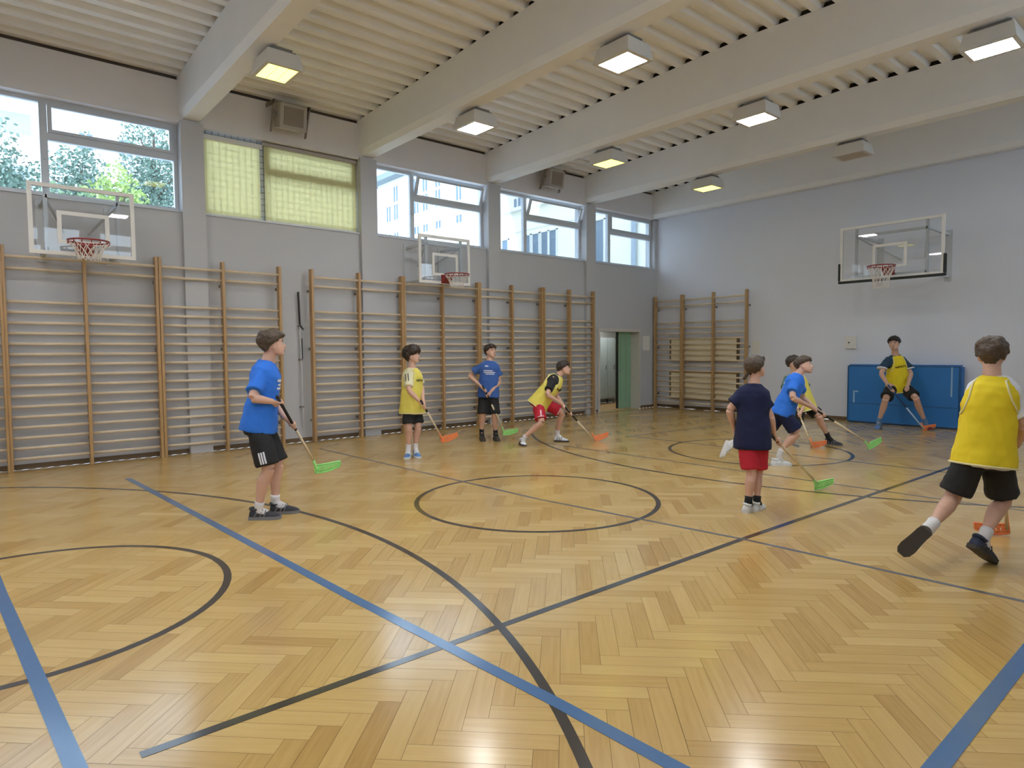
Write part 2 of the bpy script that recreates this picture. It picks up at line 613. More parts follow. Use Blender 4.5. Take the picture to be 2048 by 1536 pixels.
# ceiling: trapezoidal steel deck running lengthwise, over concrete beams
def build_deck():
    bm = BM()
    pitch, low, top, h = 0.30, 0.11, 0.13, 0.085
    prof = []
    x = -0.3
    while x < W + 0.35:
        s = (pitch - low - top) / 2
        for dx, dz in ((0, 0), (low, 0), (low + s, h), (low + s + top, h)):
            prof.append((x + dx, zroof(x + dx) + dz))
        x += pitch
    a = [(px, L0 - 0.1, pz) for px, pz in prof]
    b = [(px, L1 + 0.1, pz) for px, pz in prof]
    ra = [bm.verts.new(p) for p in a]
    rb = [bm.verts.new(p) for p in b]
    ta = [bm.verts.new((p[0], p[1], p[2] + 0.01)) for p in a]
    tb = [bm.verts.new((p[0], p[1], p[2] + 0.01)) for p in b]
    for i in range(len(prof) - 1):
        bm.faces.new((ra[i], rb[i], rb[i + 1], ra[i + 1]))
        bm.faces.new((ta[i], ta[i + 1], tb[i + 1], tb[i]))
    # roof slab above closes the hall against the sky
    box(bm, (-0.5, L0 - 0.3, 6.10), (W + 0.5, L1 + 0.3, 6.25))
    me = bpy.data.meshes.new('ceiling')
    bm.to_mesh(me)
    bm.free()
    return link('ceiling', me, M['deck'])


ceiling = setp(build_deck(), 'ribbed off-white steel deck ceiling', None, None, 'structure')


def beam(y0, y1, zb, name='beam', x0=-0.1):
    bm = BM()
    ch = 0.09
    rings = []
    for x in (x0, 3.0, 6.0, 9.0, W + 0.1):
        zt = zroof(x)
        rings.append([(x, y0, zb + ch), (x, y0 + 0.05, zb), (x, y1 - 0.05, zb), (x, y1, zb + ch), (x, y1, zt), (x, y0, zt)])
    loft(bm, rings)
    return obj(name, bm, M['beam'], ceiling)


def flute_shades(y):  # black blocks in the deck flutes, painting the dark void over the beams
    bm = BM()
    x = -0.3 + 0.11
    while x < W:
        z = zroof(x + 0.095)
        loft(bm, [[(x + 0.004, yy, z + 0.004), (x + 0.186, yy, z + 0.004), (x + 0.156, yy, z + 0.08), (x + 0.034, yy, z + 0.08)] for yy in (y, y + 0.05)])
        x += 0.30
    return obj('flute_shade_block', bm, M['dark'], ceiling)


for y in PIL:
    beam(y, y + PW, ZB)
    flute_shades(y + 0.05)
beam(14.22, L1 - 0.01, 5.08, x0=0.0)
flute_shades(14.26)


# windows
def window(n, y0, y1, ymul, tilt, blind=False, right=False):
    e = bpy.data.objects.new('window_%d' % n, None)
    COL.objects.link(e)
    e.location = (0, (y0 + y1) / 2, SILL)
    setp(e, None, None, None, 'structure')
    oy, oz = (y0 + y1) / 2, SILL
    z0, z1 = SILL + 0.026, WTOP
    xa, xb = -0.20, -0.12
    zt0, zt1 = 4.52, 4.62
    f = 0.055

    def part(name, boxes, mat, parent=e, bev=0.004):
        bm = BM()
        for (ya, za, yb, zb_, xx0, xx1) in boxes:
            box(bm, (xx0, ya - oy, za - oz), (xx1, yb - oy, zb_ - oz))
        return obj(name, bm, mat, parent)
    part('window_frame', [(y0 + f, z0, ymul - 0.045, z0 + f, xa, xb), (ymul + 0.045, z0, y1 - f, z0 + f, xa, xb), (y0 + f, z1 - f, ymul - 0.045, z1, xa, xb), (ymul + 0.045, z1 - f, y1 - f, z1, xa, xb), (y0, z0, y0 + f, z1, xa, xb), (y1 - f, z0, y1, z1, xa, xb), (ymul - 0.045, z0, ymul + 0.045, z1, xa, xb), (ymul + 0.045, zt0, y1 - f, zt1, xa, xb)], M['pvc'])
    part('window_pane', [(y0 + f, z0 + f, ymul - 0.045, z1 - f, -0.165, -0.158), (ymul + 0.045, z0 + f, y1 - f, zt0, -0.165, -0.158)], M['glass'])
    # opening top sash, hinged along its lower edge
    sy0, sy1, sh = ymul + 0.05, y1 - f - 0.005, (z1 - f) - zt1
    bm = BM()
    for (ya, za, yb, zb_) in ((sy0 + 0.05, 0.003, sy1 - 0.05, 0.045), (sy0 + 0.05, sh - 0.045, sy1 - 0.05, sh - 0.003), (sy0, 0.003, sy0 + 0.05, sh - 0.003), (sy1 - 0.05, 0.003, sy1, sh - 0.003)):
        box(bm, (-0.02, ya - oy, za), (0.03, yb - oy, zb_))
    s = obj('vent_sash', bm, M['pvc'], e)
    s.location = (-0.135, 0, zt1 - oz)
    s.rotation_euler = (0, math.radians(tilt), 0)
    bm = BM()
    box(bm, (0.0, sy0 + 0.05 - oy, 0.045), (0.006, sy1 - 0.05 - oy, sh - 0.045))
    obj('sash_pane', bm, M['glass'], s)
    bm = BM()
    box(bm, (-0.12, ymul - 0.012 - oy, 0.52), (-0.085, ymul + 0.012 - oy, 0.60))
    obj('window_handle', bm, M['pvc'], e)
    # wire guard outside
    bm = BM()
    y = y0 + 0.07
    while y < y1:
        box(bm, (-0.080, y - oy - 0.003, z0 - oz), (-0.076, y - oy + 0.003, z1 - oz))
        y += 0.10
    z = z0 + 0.08
    while z < z1:
        box(bm, (-0.084, y0 - oy, z - oz - 0.003), (-0.080, y1 - oy, z - oz + 0.003))
        z += 0.10
    if blind:
        obj('wire_guard', bm, M['wire'], e)
    else:
        bm.free()
    return e


window(1, PIL[1] + PW, PIL[2], 0.95, 0)
window(2, PIL[2] + PW, PIL[3], 3.92, 0, True)
window(3, PIL[3] + PW, PIL[4], 6.83, 20)
window(4, PIL[4] + PW, PIL[5], 9.80, 20)
window(5, PIL[5] + PW, 14.38, 12.66, 0)
window(6, PIL[0] + PW, PIL[1], -2.0, 0)
for k in range(6):  # unseen right-wall windows, added to let in soft fill daylight
    y0 = PIL[k] + PW
    y1 = PIL[k + 1] if k < 5 else 14.38
    wr = window(7 + k, y0, y1, y0 + 0.9, 0)
    wr.location.x = W
    wr.rotation_euler = (0, 0, math.pi)

# roller blind in the second bay
t = empty('roller_blind', (0.0, 4.29, SILL), 'closed yellowish roller blinds covering the second window', 'blind')


def bpart(name, bxs, mat):
    bm = BM()
    for lo, hi in bxs:
        box(bm, (lo[0], lo[1] - 4.29, lo[2] - SILL), (hi[0], hi[1] - 4.29, hi[2] - SILL))
    return obj(name, bm, mat, t)


bpart('blind_sheet', [((-0.062, 2.98, SILL + 0.05), (-0.060, 3.86, 4.93))], M['blind'])
bpart('blind_sheet', [((-0.062, 3.94, SILL + 0.05), (-0.060, 5.60, 4.99))], M['blind'])
bpart('bottom_rail', [((-0.07, 2.98, SILL + 0.028), (-0.05, 3.86, SILL + 0.055))], M['white'])
bpart('bottom_rail', [((-0.07, 3.94, SILL + 0.028), (-0.05, 5.60, SILL + 0.055))], M['white'])
bpart('roller_tube', [((-0.09, 2.98, 4.93), (-0.03, 3.90, 5.00))], M['white'])
bpart('roller_tube', [((-0.09, 3.91, 4.99), (-0.03, 5.60, 5.05))], M['box'])

# ---------------------------------------------------------------- door opening and corridor
bm = BM()
box(bm, (-0.31, 12.09, 0), (0.02, 12.165, 2.035))
box(bm, (-0.31, 13.705, 0), (0.02, 13.77, 2.035))
box(bm, (-0.31, 12.09, 2.035), (0.02, 13.77, 2.11))
door = setp(obj('door_1', bm, M['frame']), 'doorway with a green door near the corner', None, None, 'structure')
for k, (ya, yb, xx) in enumerate(((13.18, 13.70, -0.28),)):
    bm = BM()
    box(bm, (xx - 0.022, ya, 0.015), (xx + 0.022, yb, 2.03))
    leaf = obj('door_leaf', bm, M['green'], door)
    for a, b in ((0.08, 0.20), (0.30, 0.44)):
        bm = BM()
        box(bm, (xx + 0.022, ya + a, 0.2), (xx + 0.030, ya + b, 1.9))
        obj('door_panel', bm, M['green'], leaf)
    bm = BM()
    tube(bm, [(xx + 0.02, ya + 0.05, 1.02), (xx + 0.07, ya + 0.05, 1.02), (xx + 0.07, ya + 0.15, 1.02)], 0.01, 8)
    obj('door_handle', bm, M['tube'], leaf)
    bm = BM()
    box(bm, (xx - 0.03, ya - 0.03, 0.015), (xx + 0.03, ya, 2.03))  # solid black bar painting the dark of the gap beside the leaf
    obj('edge_gap_shade', bm, M['black'], leaf)
bm = BM()
box(bm, (-0.95, -0.022, 0.015), (-0.02, 0.022, 2.03))
leaf = obj('door_leaf', bm, M['green'], door)
leaf.location = (-0.33, 12.20, 0)
# corridor shell beyond the doorway
bm = BM()
box(bm, (-1.95, 11.6, 0), (-1.90, 16.0, 2.5))
box(bm, (-1.90, 11.6, 0), (-0.30, 11.65, 2.5))
box(bm, (-1.90, 15.95, 0), (-0.30, 16.0, 2.5))
box(bm, (-1.95, 11.6, 2.5), (-0.30, 16.0, 2.55))
box(bm, (-0.40, 13.80, 0), (-0.32, 16.0, 2.5))
setp(obj('wall_corridor', bm, M['corridor']), 'grey corridor walls seen through the doorway', None, None, 'structure')
bm = BM()
box(bm, (-1.90, 11.65, -0.05), (-0.30, 16.0, -0.0012))
setp(obj('floor_corridor', bm, M['wood']), 'brown corridor floor beyond the doorway', None, None, 'structure')
t = empty('corridor_fill_light', (-1.1, 13.6, 2.5), 'added unseen light brightening the corridor beyond the doorway', 'ceiling light')  # lamp out of view, added to brighten the corridor
bm = BM()
box(bm, (-0.12, -0.62, -0.06), (0.12, 0.62, 0.0))
obj('housing', bm, M['fixture'], t)
bm = BM()
box(bm, (-0.10, -0.6, -0.07), (0.10, 0.6, -0.06))
obj('diffuser', bm, emat('corridor_fill_emission', (1.0, 0.98, 0.92), 26.0), t)
lk = empty('locker', (-1.73, 14.25, 0), 'grey steel locker seen through the left half of the doorway', 'locker')
bm = BM()
box(bm, (-0.15, -0.35, 0.14), (0.15, 0.35, 1.92))
obj('cabinet', bm, M['locker'], lk)
for k in (-1, 1):
    bm = BM()
    box(bm, (0.15, k * 0.175 - 0.165, 0.17), (0.165, k * 0.175 + 0.165, 1.89))
    d = obj('locker_door', bm, M['locker'], lk)
    bm = BM()
    box(bm, (0.165, k * 0.175 + 0.10, 1.0), (0.18, k * 0.175 + 0.12, 1.12))
    obj('handle', bm, M['bracket'], d)
for sx in (-0.12, 0.12):
    for sy in (-0.32, 0.32):
        bm = BM()
        box(bm, (sx - 0.02, sy - 0.02, 0), (sx + 0.02, sy + 0.02, 0.14))
        obj('leg', bm, M['bracket'], lk)
pp = empty('heating_pipe', (-1.50, 14.72, 0), 'cream vertical heating pipes beside the locker in the corridor', 'pipe')
for k, dy in enumerate((0.0, 0.14)):
    bm = BM()
    tube(bm, [(0, dy, 0.0), (0, dy, 2.5)], 0.025, 10)
    obj('pipe', bm, M['pipe'], pp)
for z in (0.3, 1.1, 1.9):
    bm = BM()
    box(bm, (-0.35, 0.05, z), (0.03, 0.09, z + 0.03))
    obj('pipe_clip', bm, M['bracket'], pp)

# ---------------------------------------------------------------- wall bars
RZ = [2.85, 2.70] + [2.26 - 0.14 * k for k in range(16)]


def make_bars(widths, label, loc, along_y=True):
    """one unit of Swedish wall bars; local +X points into the hall, bays run along +Y"""
    t = empty('wall_bars', loc, label, 'wall bars', 'wall bars')
    ys = [0.0]
    for w in widths:
        ys.append(ys[-1] + w)
    post_me = rung_me = brk_me = None
    for i, y in enumerate(ys):
        if post_me is None:
            bm = BM()
            box(bm, (0.10, -0.021, 0.0), (0.215, 0.021, 2.99))
            bevel(bm, 0.004, 1)
            p = obj('post', bm, M['wood'], t)
            post_me = p.data
            p.location = (0, y, 0)
        else:
            p = link('post', post_me, None, t)
            p.location = (0, y, 0)
        for z in (0.35, 1.6, 2.6):
            if brk_me is None:
                bm = BM()
                box(bm, (-0.0, -0.015, 0), (0.10, 0.015, 0.04))
                b = obj('bracket', bm, M['bracket'], p)
                brk_me = b.data
            else:
                b = link('bracket', brk_me, None, p)
            b.location = (0, 0, z)
    for i, w in enumerate(widths):
        bm = BM()
        pts = [(0, -0.001, 0), (0, w + 0.001, 0)]
        tube(bm, pts, [(0.0155, 0.021)] * 2, 12, side=(1, 0, 0))
        me = bpy.data.meshes.new('rung')
        bmesh.ops.recalc_face_normals(bm, faces=bm.faces)
        bm.to_mesh(me)
        bm.free()
        for f in me.polygons:
            f.use_smooth = len(f.vertices) == 4
        me.materials.append(M['rung'])
        for k, z in enumerate(RZ):
            r = link('rung', me, None, t)
            r.location = (0.19 if k == 0 else 0.155, ys[i], z)
    return t


S = 0.887
make_bars([0.90], 'single bay of wall bars cut off by the left edge of the picture', (0, -0.50, 0))
make_bars([0.895, 0.895], 'double wall bars directly under the first basketball hoop on the left', (0, 0.425, 0))
make_bars([0.895, 0.895], 'double wall bars behind the player in the bright blue shirt', (0, 2.262, 0))
make_bars([S, S], 'double wall bars just right of the crank pole, the curly-haired player before its right post', (0, 4.612, 0))
make_bars([S, S], 'double wall bars under the second basketball hoop', (0, 6.432, 0))
make_bars([S, S], 'double wall bars right of the second hoop, behind the crouching red-shorted player', (0, 8.252, 0))
make_bars([0.83, 0.83], 'double wall bars closest to the green door', (0, 10.09, 0))
e1 = make_bars([0.84], 'single bay of wall bars in the corner on the end wall', (0.94, L1, 0))
e1.rotation_euler = (0, 0, math.radians(-90))
e1.location = (0.07, L1, 0)
e2 = make_bars([0.90, 0.90], 'double wall bars on the end wall with cream panels behind', (0.945, L1, 0))
e2.rotation_euler = (0, 0, math.radians(-90))
for e in (e1, e2):
    # rotated -90: local +X -> world -Y, local +Y -> world +X
    pass

# cream panels standing behind the end bars
for i, (za, zb_, lab) in enumerate(((1.28, 1.84, 'cream wooden panel behind the end wall bars, the upper one'), (0.28, 0.95, 'cream wooden panel behind the end wall bars, the lower one'))):
    t = empty('wall_panel', (1.48, L1, za), lab, 'panel', 'cream panels behind the end wall bars')
    bm = BM()
    box(bm, (-0.99, -0.075, 0), (0.99, -0.035, zb_ - za))
    bevel(bm, 0.008, 2)
    obj('board', bm, M['creampanel'], t)
    for x in (-1.0, 0.96):
        bm = BM()
        box(bm, (x, -0.08, -0.02), (x + 0.04, -0.0, zb_ - za + 0.02))
        obj('end_batten', bm, M['brown'], t)
    for z in (-0.03, zb_ - za):
        bm = BM()
        box(bm, (-1.0, -0.082, z), (1.0, -0.0, z + 0.03))
        obj('rail', bm, M['wood'], t)

# crank pole between the two runs of bars
t = empty('window_crank_pole', (0.0, 4.33, 0), 'thin black and grey crank pole hanging on the wall between the wall bars', 'pole')
bm = BM()
tube(bm, [(0.05, 0.09, 2.60), (0.05, 0.105, 2.02)], 0.017, 10)
obj('black_grip', bm, M['black'], t)
bm = BM()
tube(bm, [(0.05, 0.105, 2.02), (0.05, 0.125, 0.25)], 0.012, 10)
obj('rod', bm, M['tube'], t)
bm = BM()
tube(bm, [(0.05, 0.105, 2.02), (0.09, 0.12, 1.99), (0.09, 0.15, 1.95)], 0.014, 8)
tube(bm, [(0.05, 0.135, 1.80), (0.05, 0.14, 1.45)], 0.009, 8)
obj('crank_handle', bm, M['black'], t)
for z in (1.42, 2.0, 0.6):
    bm = BM()
    box(bm, (0.0, 0.085, z), (0.066, 0.14, z + 0.03))
    obj('wall_clip', bm, M['bracket'], t)


# ---------------------------------------------------------------- basketball boards
def hoop(label, loc, rz, w, h, z0, reach, rim_z, pad, frame_back):
    """local +X into the hall (the board's front), board spans local Y; origin on the wall at floor level"""
    t = empty('basketball_hoop', loc, label, 'basketball hoop', 'basketball hoops', rz)
    b = 0.05
    x = reach

    def fr(bm, ya, za, yb, zb_, wd, xx0, xx1):
        box(bm, (xx0, ya, za), (xx1, ya + wd, zb_))
        box(bm, (xx0, yb - wd, za), (xx1, yb, zb_))
        box(bm, (xx0, ya + wd, za), (xx1, yb - wd, za + wd))
        box(bm, (xx0, ya + wd, zb_ - wd), (xx1, yb - wd, zb_))
    bm = BM()
    box(bm, (x - 0.012, -w / 2 + 0.01, z0 + 0.01), (x, w / 2 - 0.01, z0 + h - 0.01))
    obj('acrylic_board', bm, M['acrylic'], t)
    bm = BM()
    fr(bm, -w / 2, z0, w / 2, z0 + h, b, x - 0.03, x + 0.006)
    obj('board_frame', bm, M['whitepaint'], t)
    iw, ih = (0.59, 0.45) if w > 1.5 else (0.58, 0.42)
    iz = rim_z + 0.0
    bm = BM()
    fr(bm, -iw / 2, iz, iw / 2, iz + ih, 0.05, x + 0.0005, x + 0.004)
    obj('target_square', bm, M['whitepaint'], t)
    # ring, mounting plate, net
    R = 0.225
    cx = x + 0.15 + R
    bm = BM()
    torus(bm, (cx, 0, rim_z), R, 0.011, n=36)
    for k in range(14):
        a = 2 * math.pi * k / 14
        p = V((cx + R * math.cos(a), R * math.sin(a), rim_z - 0.02))
        tube(bm, [p + V((0, 0, 0.015)), p - V((0, 0, 0.02)), p - V((0.02 * math.cos(a), 0.02 * math.sin(a), 0.005))], 0.006, 6)
    ring = obj('ring', bm, M['red'], t, True)
    bm = BM()
    vs = [(x + 0.006, -0.11, rim_z - 0.10), (x + 0.006, 0.11, rim_z - 0.10), (x + 0.006, 0.11, rim_z + 0.02), (x + 0.006, -0.11, rim_z + 0.02)]
    loft(bm, [[(x + 0.007, -0.10, rim_z - 0.14), (x + 0.007, 0.10, rim_z - 0.14), (x + 0.007, 0.10, rim_z + 0.02), (x + 0.007, -0.10, rim_z + 0.02)],
              [(x + 0.16, -0.07, rim_z - 0.03), (x + 0.16, 0.07, rim_z - 0.03), (x + 0.16, 0.07, rim_z + 0.005), (x + 0.16, -0.07, rim_z + 0.005)]])
    obj('ring_bracket', bm, M['red'], t)
    bm = BM()
    n = 14
    lv = [(0.0, 0.222), (-0.10, 0.18), (-0.20, 0.145), (-0.30, 0.125), (-0.40, 0.13)]
    if not pad:
        lv = [(0.0, 0.222), (-0.07, 0.17), (-0.14, 0.135), (-0.22, 0.12)]
    for i in range(len(lv) - 1):
        for k in range(n):
            for s in (-0.5, 0.5):
                a0 = 2 * math.pi * (k + (0.5 if i % 2 else 0)) / n
                a1 = a0 + 2 * math.pi * s / n
                p = (cx + lv[i][1] * math.cos(a0), lv[i][1] * math.sin(a0), rim_z - 0.012 + lv[i][0])
                q = (cx + lv[i + 1][1] * math.cos(a1), lv[i + 1][1] * math.sin(a1), rim_z - 0.012 + lv[i + 1][0])
                tube(bm, [p, q], 0.0045, 5)
    obj('net', bm, M['net'], t)
    # steel support frame to the wall
    bm = BM()
    d = 0.022
    ys = (-w * 0.34, w * 0.34)
    for y in ys:
        box(bm, (x - 0.075, y - d, z0 + 0.04), (x - 0.032, y + d, z0 + h - 0.02))
        for z in (z0 + 0.06, z0 + h * 0.82):
            box(bm, (0.02, y - d, z - d), (x - 0.07, y + d, z + d))
        box(bm, (0.0, y - 0.06, z0 - 0.02), (0.02, y + 0.06, z0 + h * 0.9))
    box(bm, (x - 0.075, ys[0], z0 + h * 0.80), (x - 0.032, ys[1], z0 + h * 0.80 + 0.045))
    box(bm, (x - 0.075, ys[0], z0 + 0.05), (x - 0.032, ys[1], z0 + 0.095))
    for y in ys:
        tube(bm, [(0.01, y * 0.35, z0 + h * 0.45), (x - 0.05, y, z0 + h * 0.8)], 0.016, 8)
    obj('support_frame', bm, M['tube'], t)
    if pad:
        bm = BM()
        ph = 0.36
        box(bm, (x - 0.05, -w / 2 - 0.03, z0 - 0.035), (x + 0.02, w / 2 + 0.03, z0 + 0.012))
        box(bm, (x - 0.05, -w / 2 - 0.03, z0 + 0.012), (x + 0.02, -w / 2 + 0.012, z0 + ph))
        box(bm, (x - 0.05, w / 2 - 0.012, z0 + 0.012), (x + 0.02, w / 2 + 0.03, z0 + ph))
        bmesh.ops.bevel(bm, geom=list(bm.edges), offset=0.01, segments=2, affect='EDGES')
        obj('edge_padding', bm, M['blackpad'], t)
    return t


hoop('small white-framed basketball hoop under the first window on the left', (0, 1.265, 0), 0, 1.18, 0.90, 2.84, 0.75, 2.99, False, True)
hoop('small white-framed basketball hoop in the middle of the window wall', (0, 7.00, 0), 0, 1.16, 0.89, 2.83, 0.75, 2.98, False, True)
hoop('large basketball hoop with black edge padding on the end wall', (6.24, L1, 0), math.radians(-90), 1.78, 1.05, 2.86, 1.25, 3.06, True, True)


# ---------------------------------------------------------------- luminaires on the undersides of the beams
def luminaire(x, y, mat, label, lit=True, group='ceiling luminaires'):
    t = empty('ceiling_light', (x, y, ZB), label, 'ceiling light', group)
    bm = BM()
    a, b, c, d = 0.235, 0.19, 0.265, 0.225
    zt, zb_ = -0.055, -0.225
    loft(bm, [[(-a, -b, zt), (a, -b, zt), (a, b, zt), (-a, b, zt)], [(-c, -d, zb_), (c, -d, zb_), (c, d, zb_), (-c, d, zb_)]])
    bevel(bm, 0.006, 1)
    obj('housing', bm, M['fixture'], t)
    bm = BM()
    for s in (-1, 1):
        box(bm, (s * 0.17 - 0.02, -0.12, -0.056), (s * 0.17 + 0.02, 0.12, -0.0 if y else 0))
    box(bm, (-0.20, -0.16, -0.056), (0.20, 0.16, -0.03))  # dark plate put in for the shadow line between housing and beam
    obj('bracket_and_gap_shade', bm, M['bracket'], t)
    bm = BM()
    box(bm, (-0.215, -0.175, -0.238), (0.215, 0.175, -0.224))
    obj('diffuser', bm, mat, t)
    bm = BM()
    for lo, hi in (((-c, -d, -0.24), (c, -0.176, -0.224)), ((-c, 0.176, -0.24), (c, d, -0.224)), ((-c, -0.176, -0.24), (-0.216, 0.176, -0.224)), ((0.216, -0.176, -0.24), (c, 0.176, -0.224))):
        box(bm, lo, hi)
    for yy in (-0.06, 0.06):
        box(bm, (-0.216, yy - 0.002, -0.243), (0.216, yy + 0.002, -0.239))
    obj('diffuser_frame', bm, M['fixture'], t)
    return t


LY = emat('yellow_lamp_diffuser', (1.0, 0.87, 0.10), 6.0)
LW = emat('warm_white_lamp_diffuser', (0.97, 0.98, 1.0), LAMP * 1.0)
LC = emat('cool_white_lamp_diffuser', (0.86, 0.98, 1.0), LAMP * 1.0)
LB = emat('bright_lamp_diffuser', (0.97, 0.98, 1.0), LAMP * 1.5)
yo = 0.24 + PW / 2 - 0.05
luminaire(3.10, PIL[2] + yo, LY, 'yellow-lit ceiling light under the nearest beam')
luminaire(3.08, PIL[3] + yo, LW, 'white-lit ceiling light above the third window')
luminaire(5.92, PIL[3] + yo, LB, 'brightest ceiling light, near the top centre')
luminaire(3.12, PIL[4] + yo, LY, 'yellow-lit ceiling light above the fifth window')
luminaire(5.95, PIL[4] + yo, LW, 'warm-lit ceiling light to the upper right of centre')
luminaire(8.78, PIL[4] + yo, LC, 'cool-white ceiling light in the top right corner')
luminaire(3.22, PIL[5] + yo - 0.05, LY, 'warm-lit ceiling light nearest the end wall')
luminaire(6.10, PIL[5] + yo - 0.05, M['unlit'], 'switched-off ceiling light above the end basket')
luminaire(8.85, PIL[5] + yo - 0.05, M['unlit'], 'ceiling light at the right edge above the end wall')
for k, (x, j) in enumerate(((5.92, 2), (8.78, 2), (8.78, 3), (3.1, 1), (5.92, 1), (8.78, 1), (3.1, 0), (5.92, 0), (8.78, 0))):
    luminaire(x, PIL[j] + yo, LW, 'lit ceiling light overhead, out of the picture', group='ceiling lights out of the picture')


# ---------------------------------------------------------------- speakers on the lintel
def speaker(y, label):
    t = empty('wall_speaker', (0.04, y, 5.45), label, 'speaker', 'wall speakers')
    bm = BM()
    loft(bm, [[(0.16, -0.24, -0.20), (0.16, 0.24, -0.20), (0.16, 0.24, 0.20), (0.16, -0.24, 0.20)],
              [(0.40, -0.22, -0.26), (0.40, 0.22, -0.26), (0.46, 0.22, 0.13), (0.46, -0.22, 0.13)]])
    bevel(bm, 0.01, 1)
    obj('cabinet', bm, M['box'], t)
    bm = BM()
    loft(bm, [[(0.404, -0.17, -0.20), (0.404, 0.17, -0.20), (0.445, 0.17, 0.08), (0.445, -0.17, 0.08)],
              [(0.418, -0.16, -0.20), (0.418, 0.16, -0.20), (0.46, 0.16, 0.08), (0.46, -0.16, 0.08)]])
    obj('grille', bm, M['grille'], t)
    for s in (-1, 1):
        bm = BM()
        loft(bm, [[(0.0, s * 0.29 - 0.012, 0.16), (0.0, s * 0.29 + 0.012, 0.16), (0.0, s * 0.29 + 0.012, 0.22), (0.0, s * 0.29 - 0.012, 0.22)],
                  [(0.40, s * 0.29 - 0.012, 0.12), (0.40, s * 0.29 + 0.012, 0.12), (0.40, s * 0.29 + 0.012, 0.18), (0.40, s * 0.29 - 0.012, 0.18)]])
        loft(bm, [[(0.40, s * 0.29 - 0.012, 0.18), (0.40, s * 0.29 + 0.012, 0.18), (0.34, s * 0.29 + 0.012, 0.18), (0.34, s * 0.29 - 0.012, 0.18)],
                  [(0.20, s * 0.29 - 0.012, -0.28), (0.20, s * 0.29 + 0.012, -0.28), (0.15, s * 0.29 + 0.012, -0.28), (0.15, s * 0.29 - 0.012, -0.28)]])
        tube(bm, [(0.3, s * 0.30, -0.02), (0.3, s * 0.23, -0.02)], 0.02, 8)
        obj('side_bracket', bm, M['bracket'], t)
    return t


speaker(4.25, 'boxed speaker on brackets above the yellow blinds')
speaker(10.25, 'boxed speaker on brackets above the fourth window')

# ---------------------------------------------------------------- crash mat, papers, wall boxes
t = empty('crash_mat', (6.15, 14.36, 0), 'large blue crash mat standing against the end wall', 'mat')
bm = BM()
box(bm, (-1.03, -0.12, 0.0), (1.02, 0.12, 1.22))
bmesh.ops.bevel(bm, geom=list(bm.edges), offset=0.035, segments=3, affect='EDGES')
obj('mat_body', bm, M['mat_blue'], t)
bm = BM()
for z in (0.03, 1.19):
    tube(bm, [(-1.0, -0.118, z), (1.0, -0.118, z)], 0.012, 8)
for x in (-1.01, 1.0):
    tube(bm, [(x, -0.118, 0.03), (x, -0.118, 1.19)], 0.012, 8)
obj('piping', bm, M['mat_dark'], t)
bm = BM()
box(bm, (-1.0, -0.1225, 0.40), (1.0, -0.119, 0.412))
obj('seam', bm, M['mat_dark'], t)
bm = BM()
box(bm, (-0.90, -0.127, 0.42), (-0.87, -0.119, 0.66))
box(bm, (-0.90, -0.127, 0.64), (-0.80, -0.119, 0.67))
obj('carry_strap', bm, M['mat_light'], t)
bm = BM()
box(bm, (0.86, -0.127, 0.62), (0.885, -0.119, 1.19))
obj('edge_strap', bm, M['mat_light'], t)

bm = BM()
box(bm, (0.0, 13.88, 1.55), (0.006, 14.17, 1.93))
setp(obj('notice_sheet', bm, M['paper']), 'white paper notice on the wall right of the green door', 'paper notice')
bm = BM()
box(bm, (2.80, L1 - 0.006, 1.45), (3.0, L1, 1.76))
setp(obj('notice_sheet', bm, M['paper']), 'pale paper notice on the end wall beside the corner wall bars', 'paper notice')
t = empty('wall_box', (5.09, L1, 1.55), 'square white box with a dark button on the end wall left of the mat', 'wall box')
bm = BM()
box(bm, (-0.115, -0.05, 0.0), (0.115, 0.0, 0.27))
bevel(bm, 0.008, 2)
obj('cover', bm, M['plastic'], t)
bm = BM()
tube(bm, [(-0.03, -0.05, 0.13), (-0.03, -0.062, 0.13)], 0.016, 12)
obj('button', bm, M['black'], t)

# ---------------------------------------------------------------- outside the windows
bm = BM()
box(bm, (W + 0.6, -50, -0.4), (90, 60, -0.3))
setp(obj('ground_outside', bm, M['lawn']), 'ground outside the right wall', None, None, 'structure')
bm = BM()
box(bm, (-90, -50, -0.4), (-0.6, 110, -0.3))
setp(obj('ground_outside', bm, M['lawn']), 'ground outside the windows', None, None, 'structure')


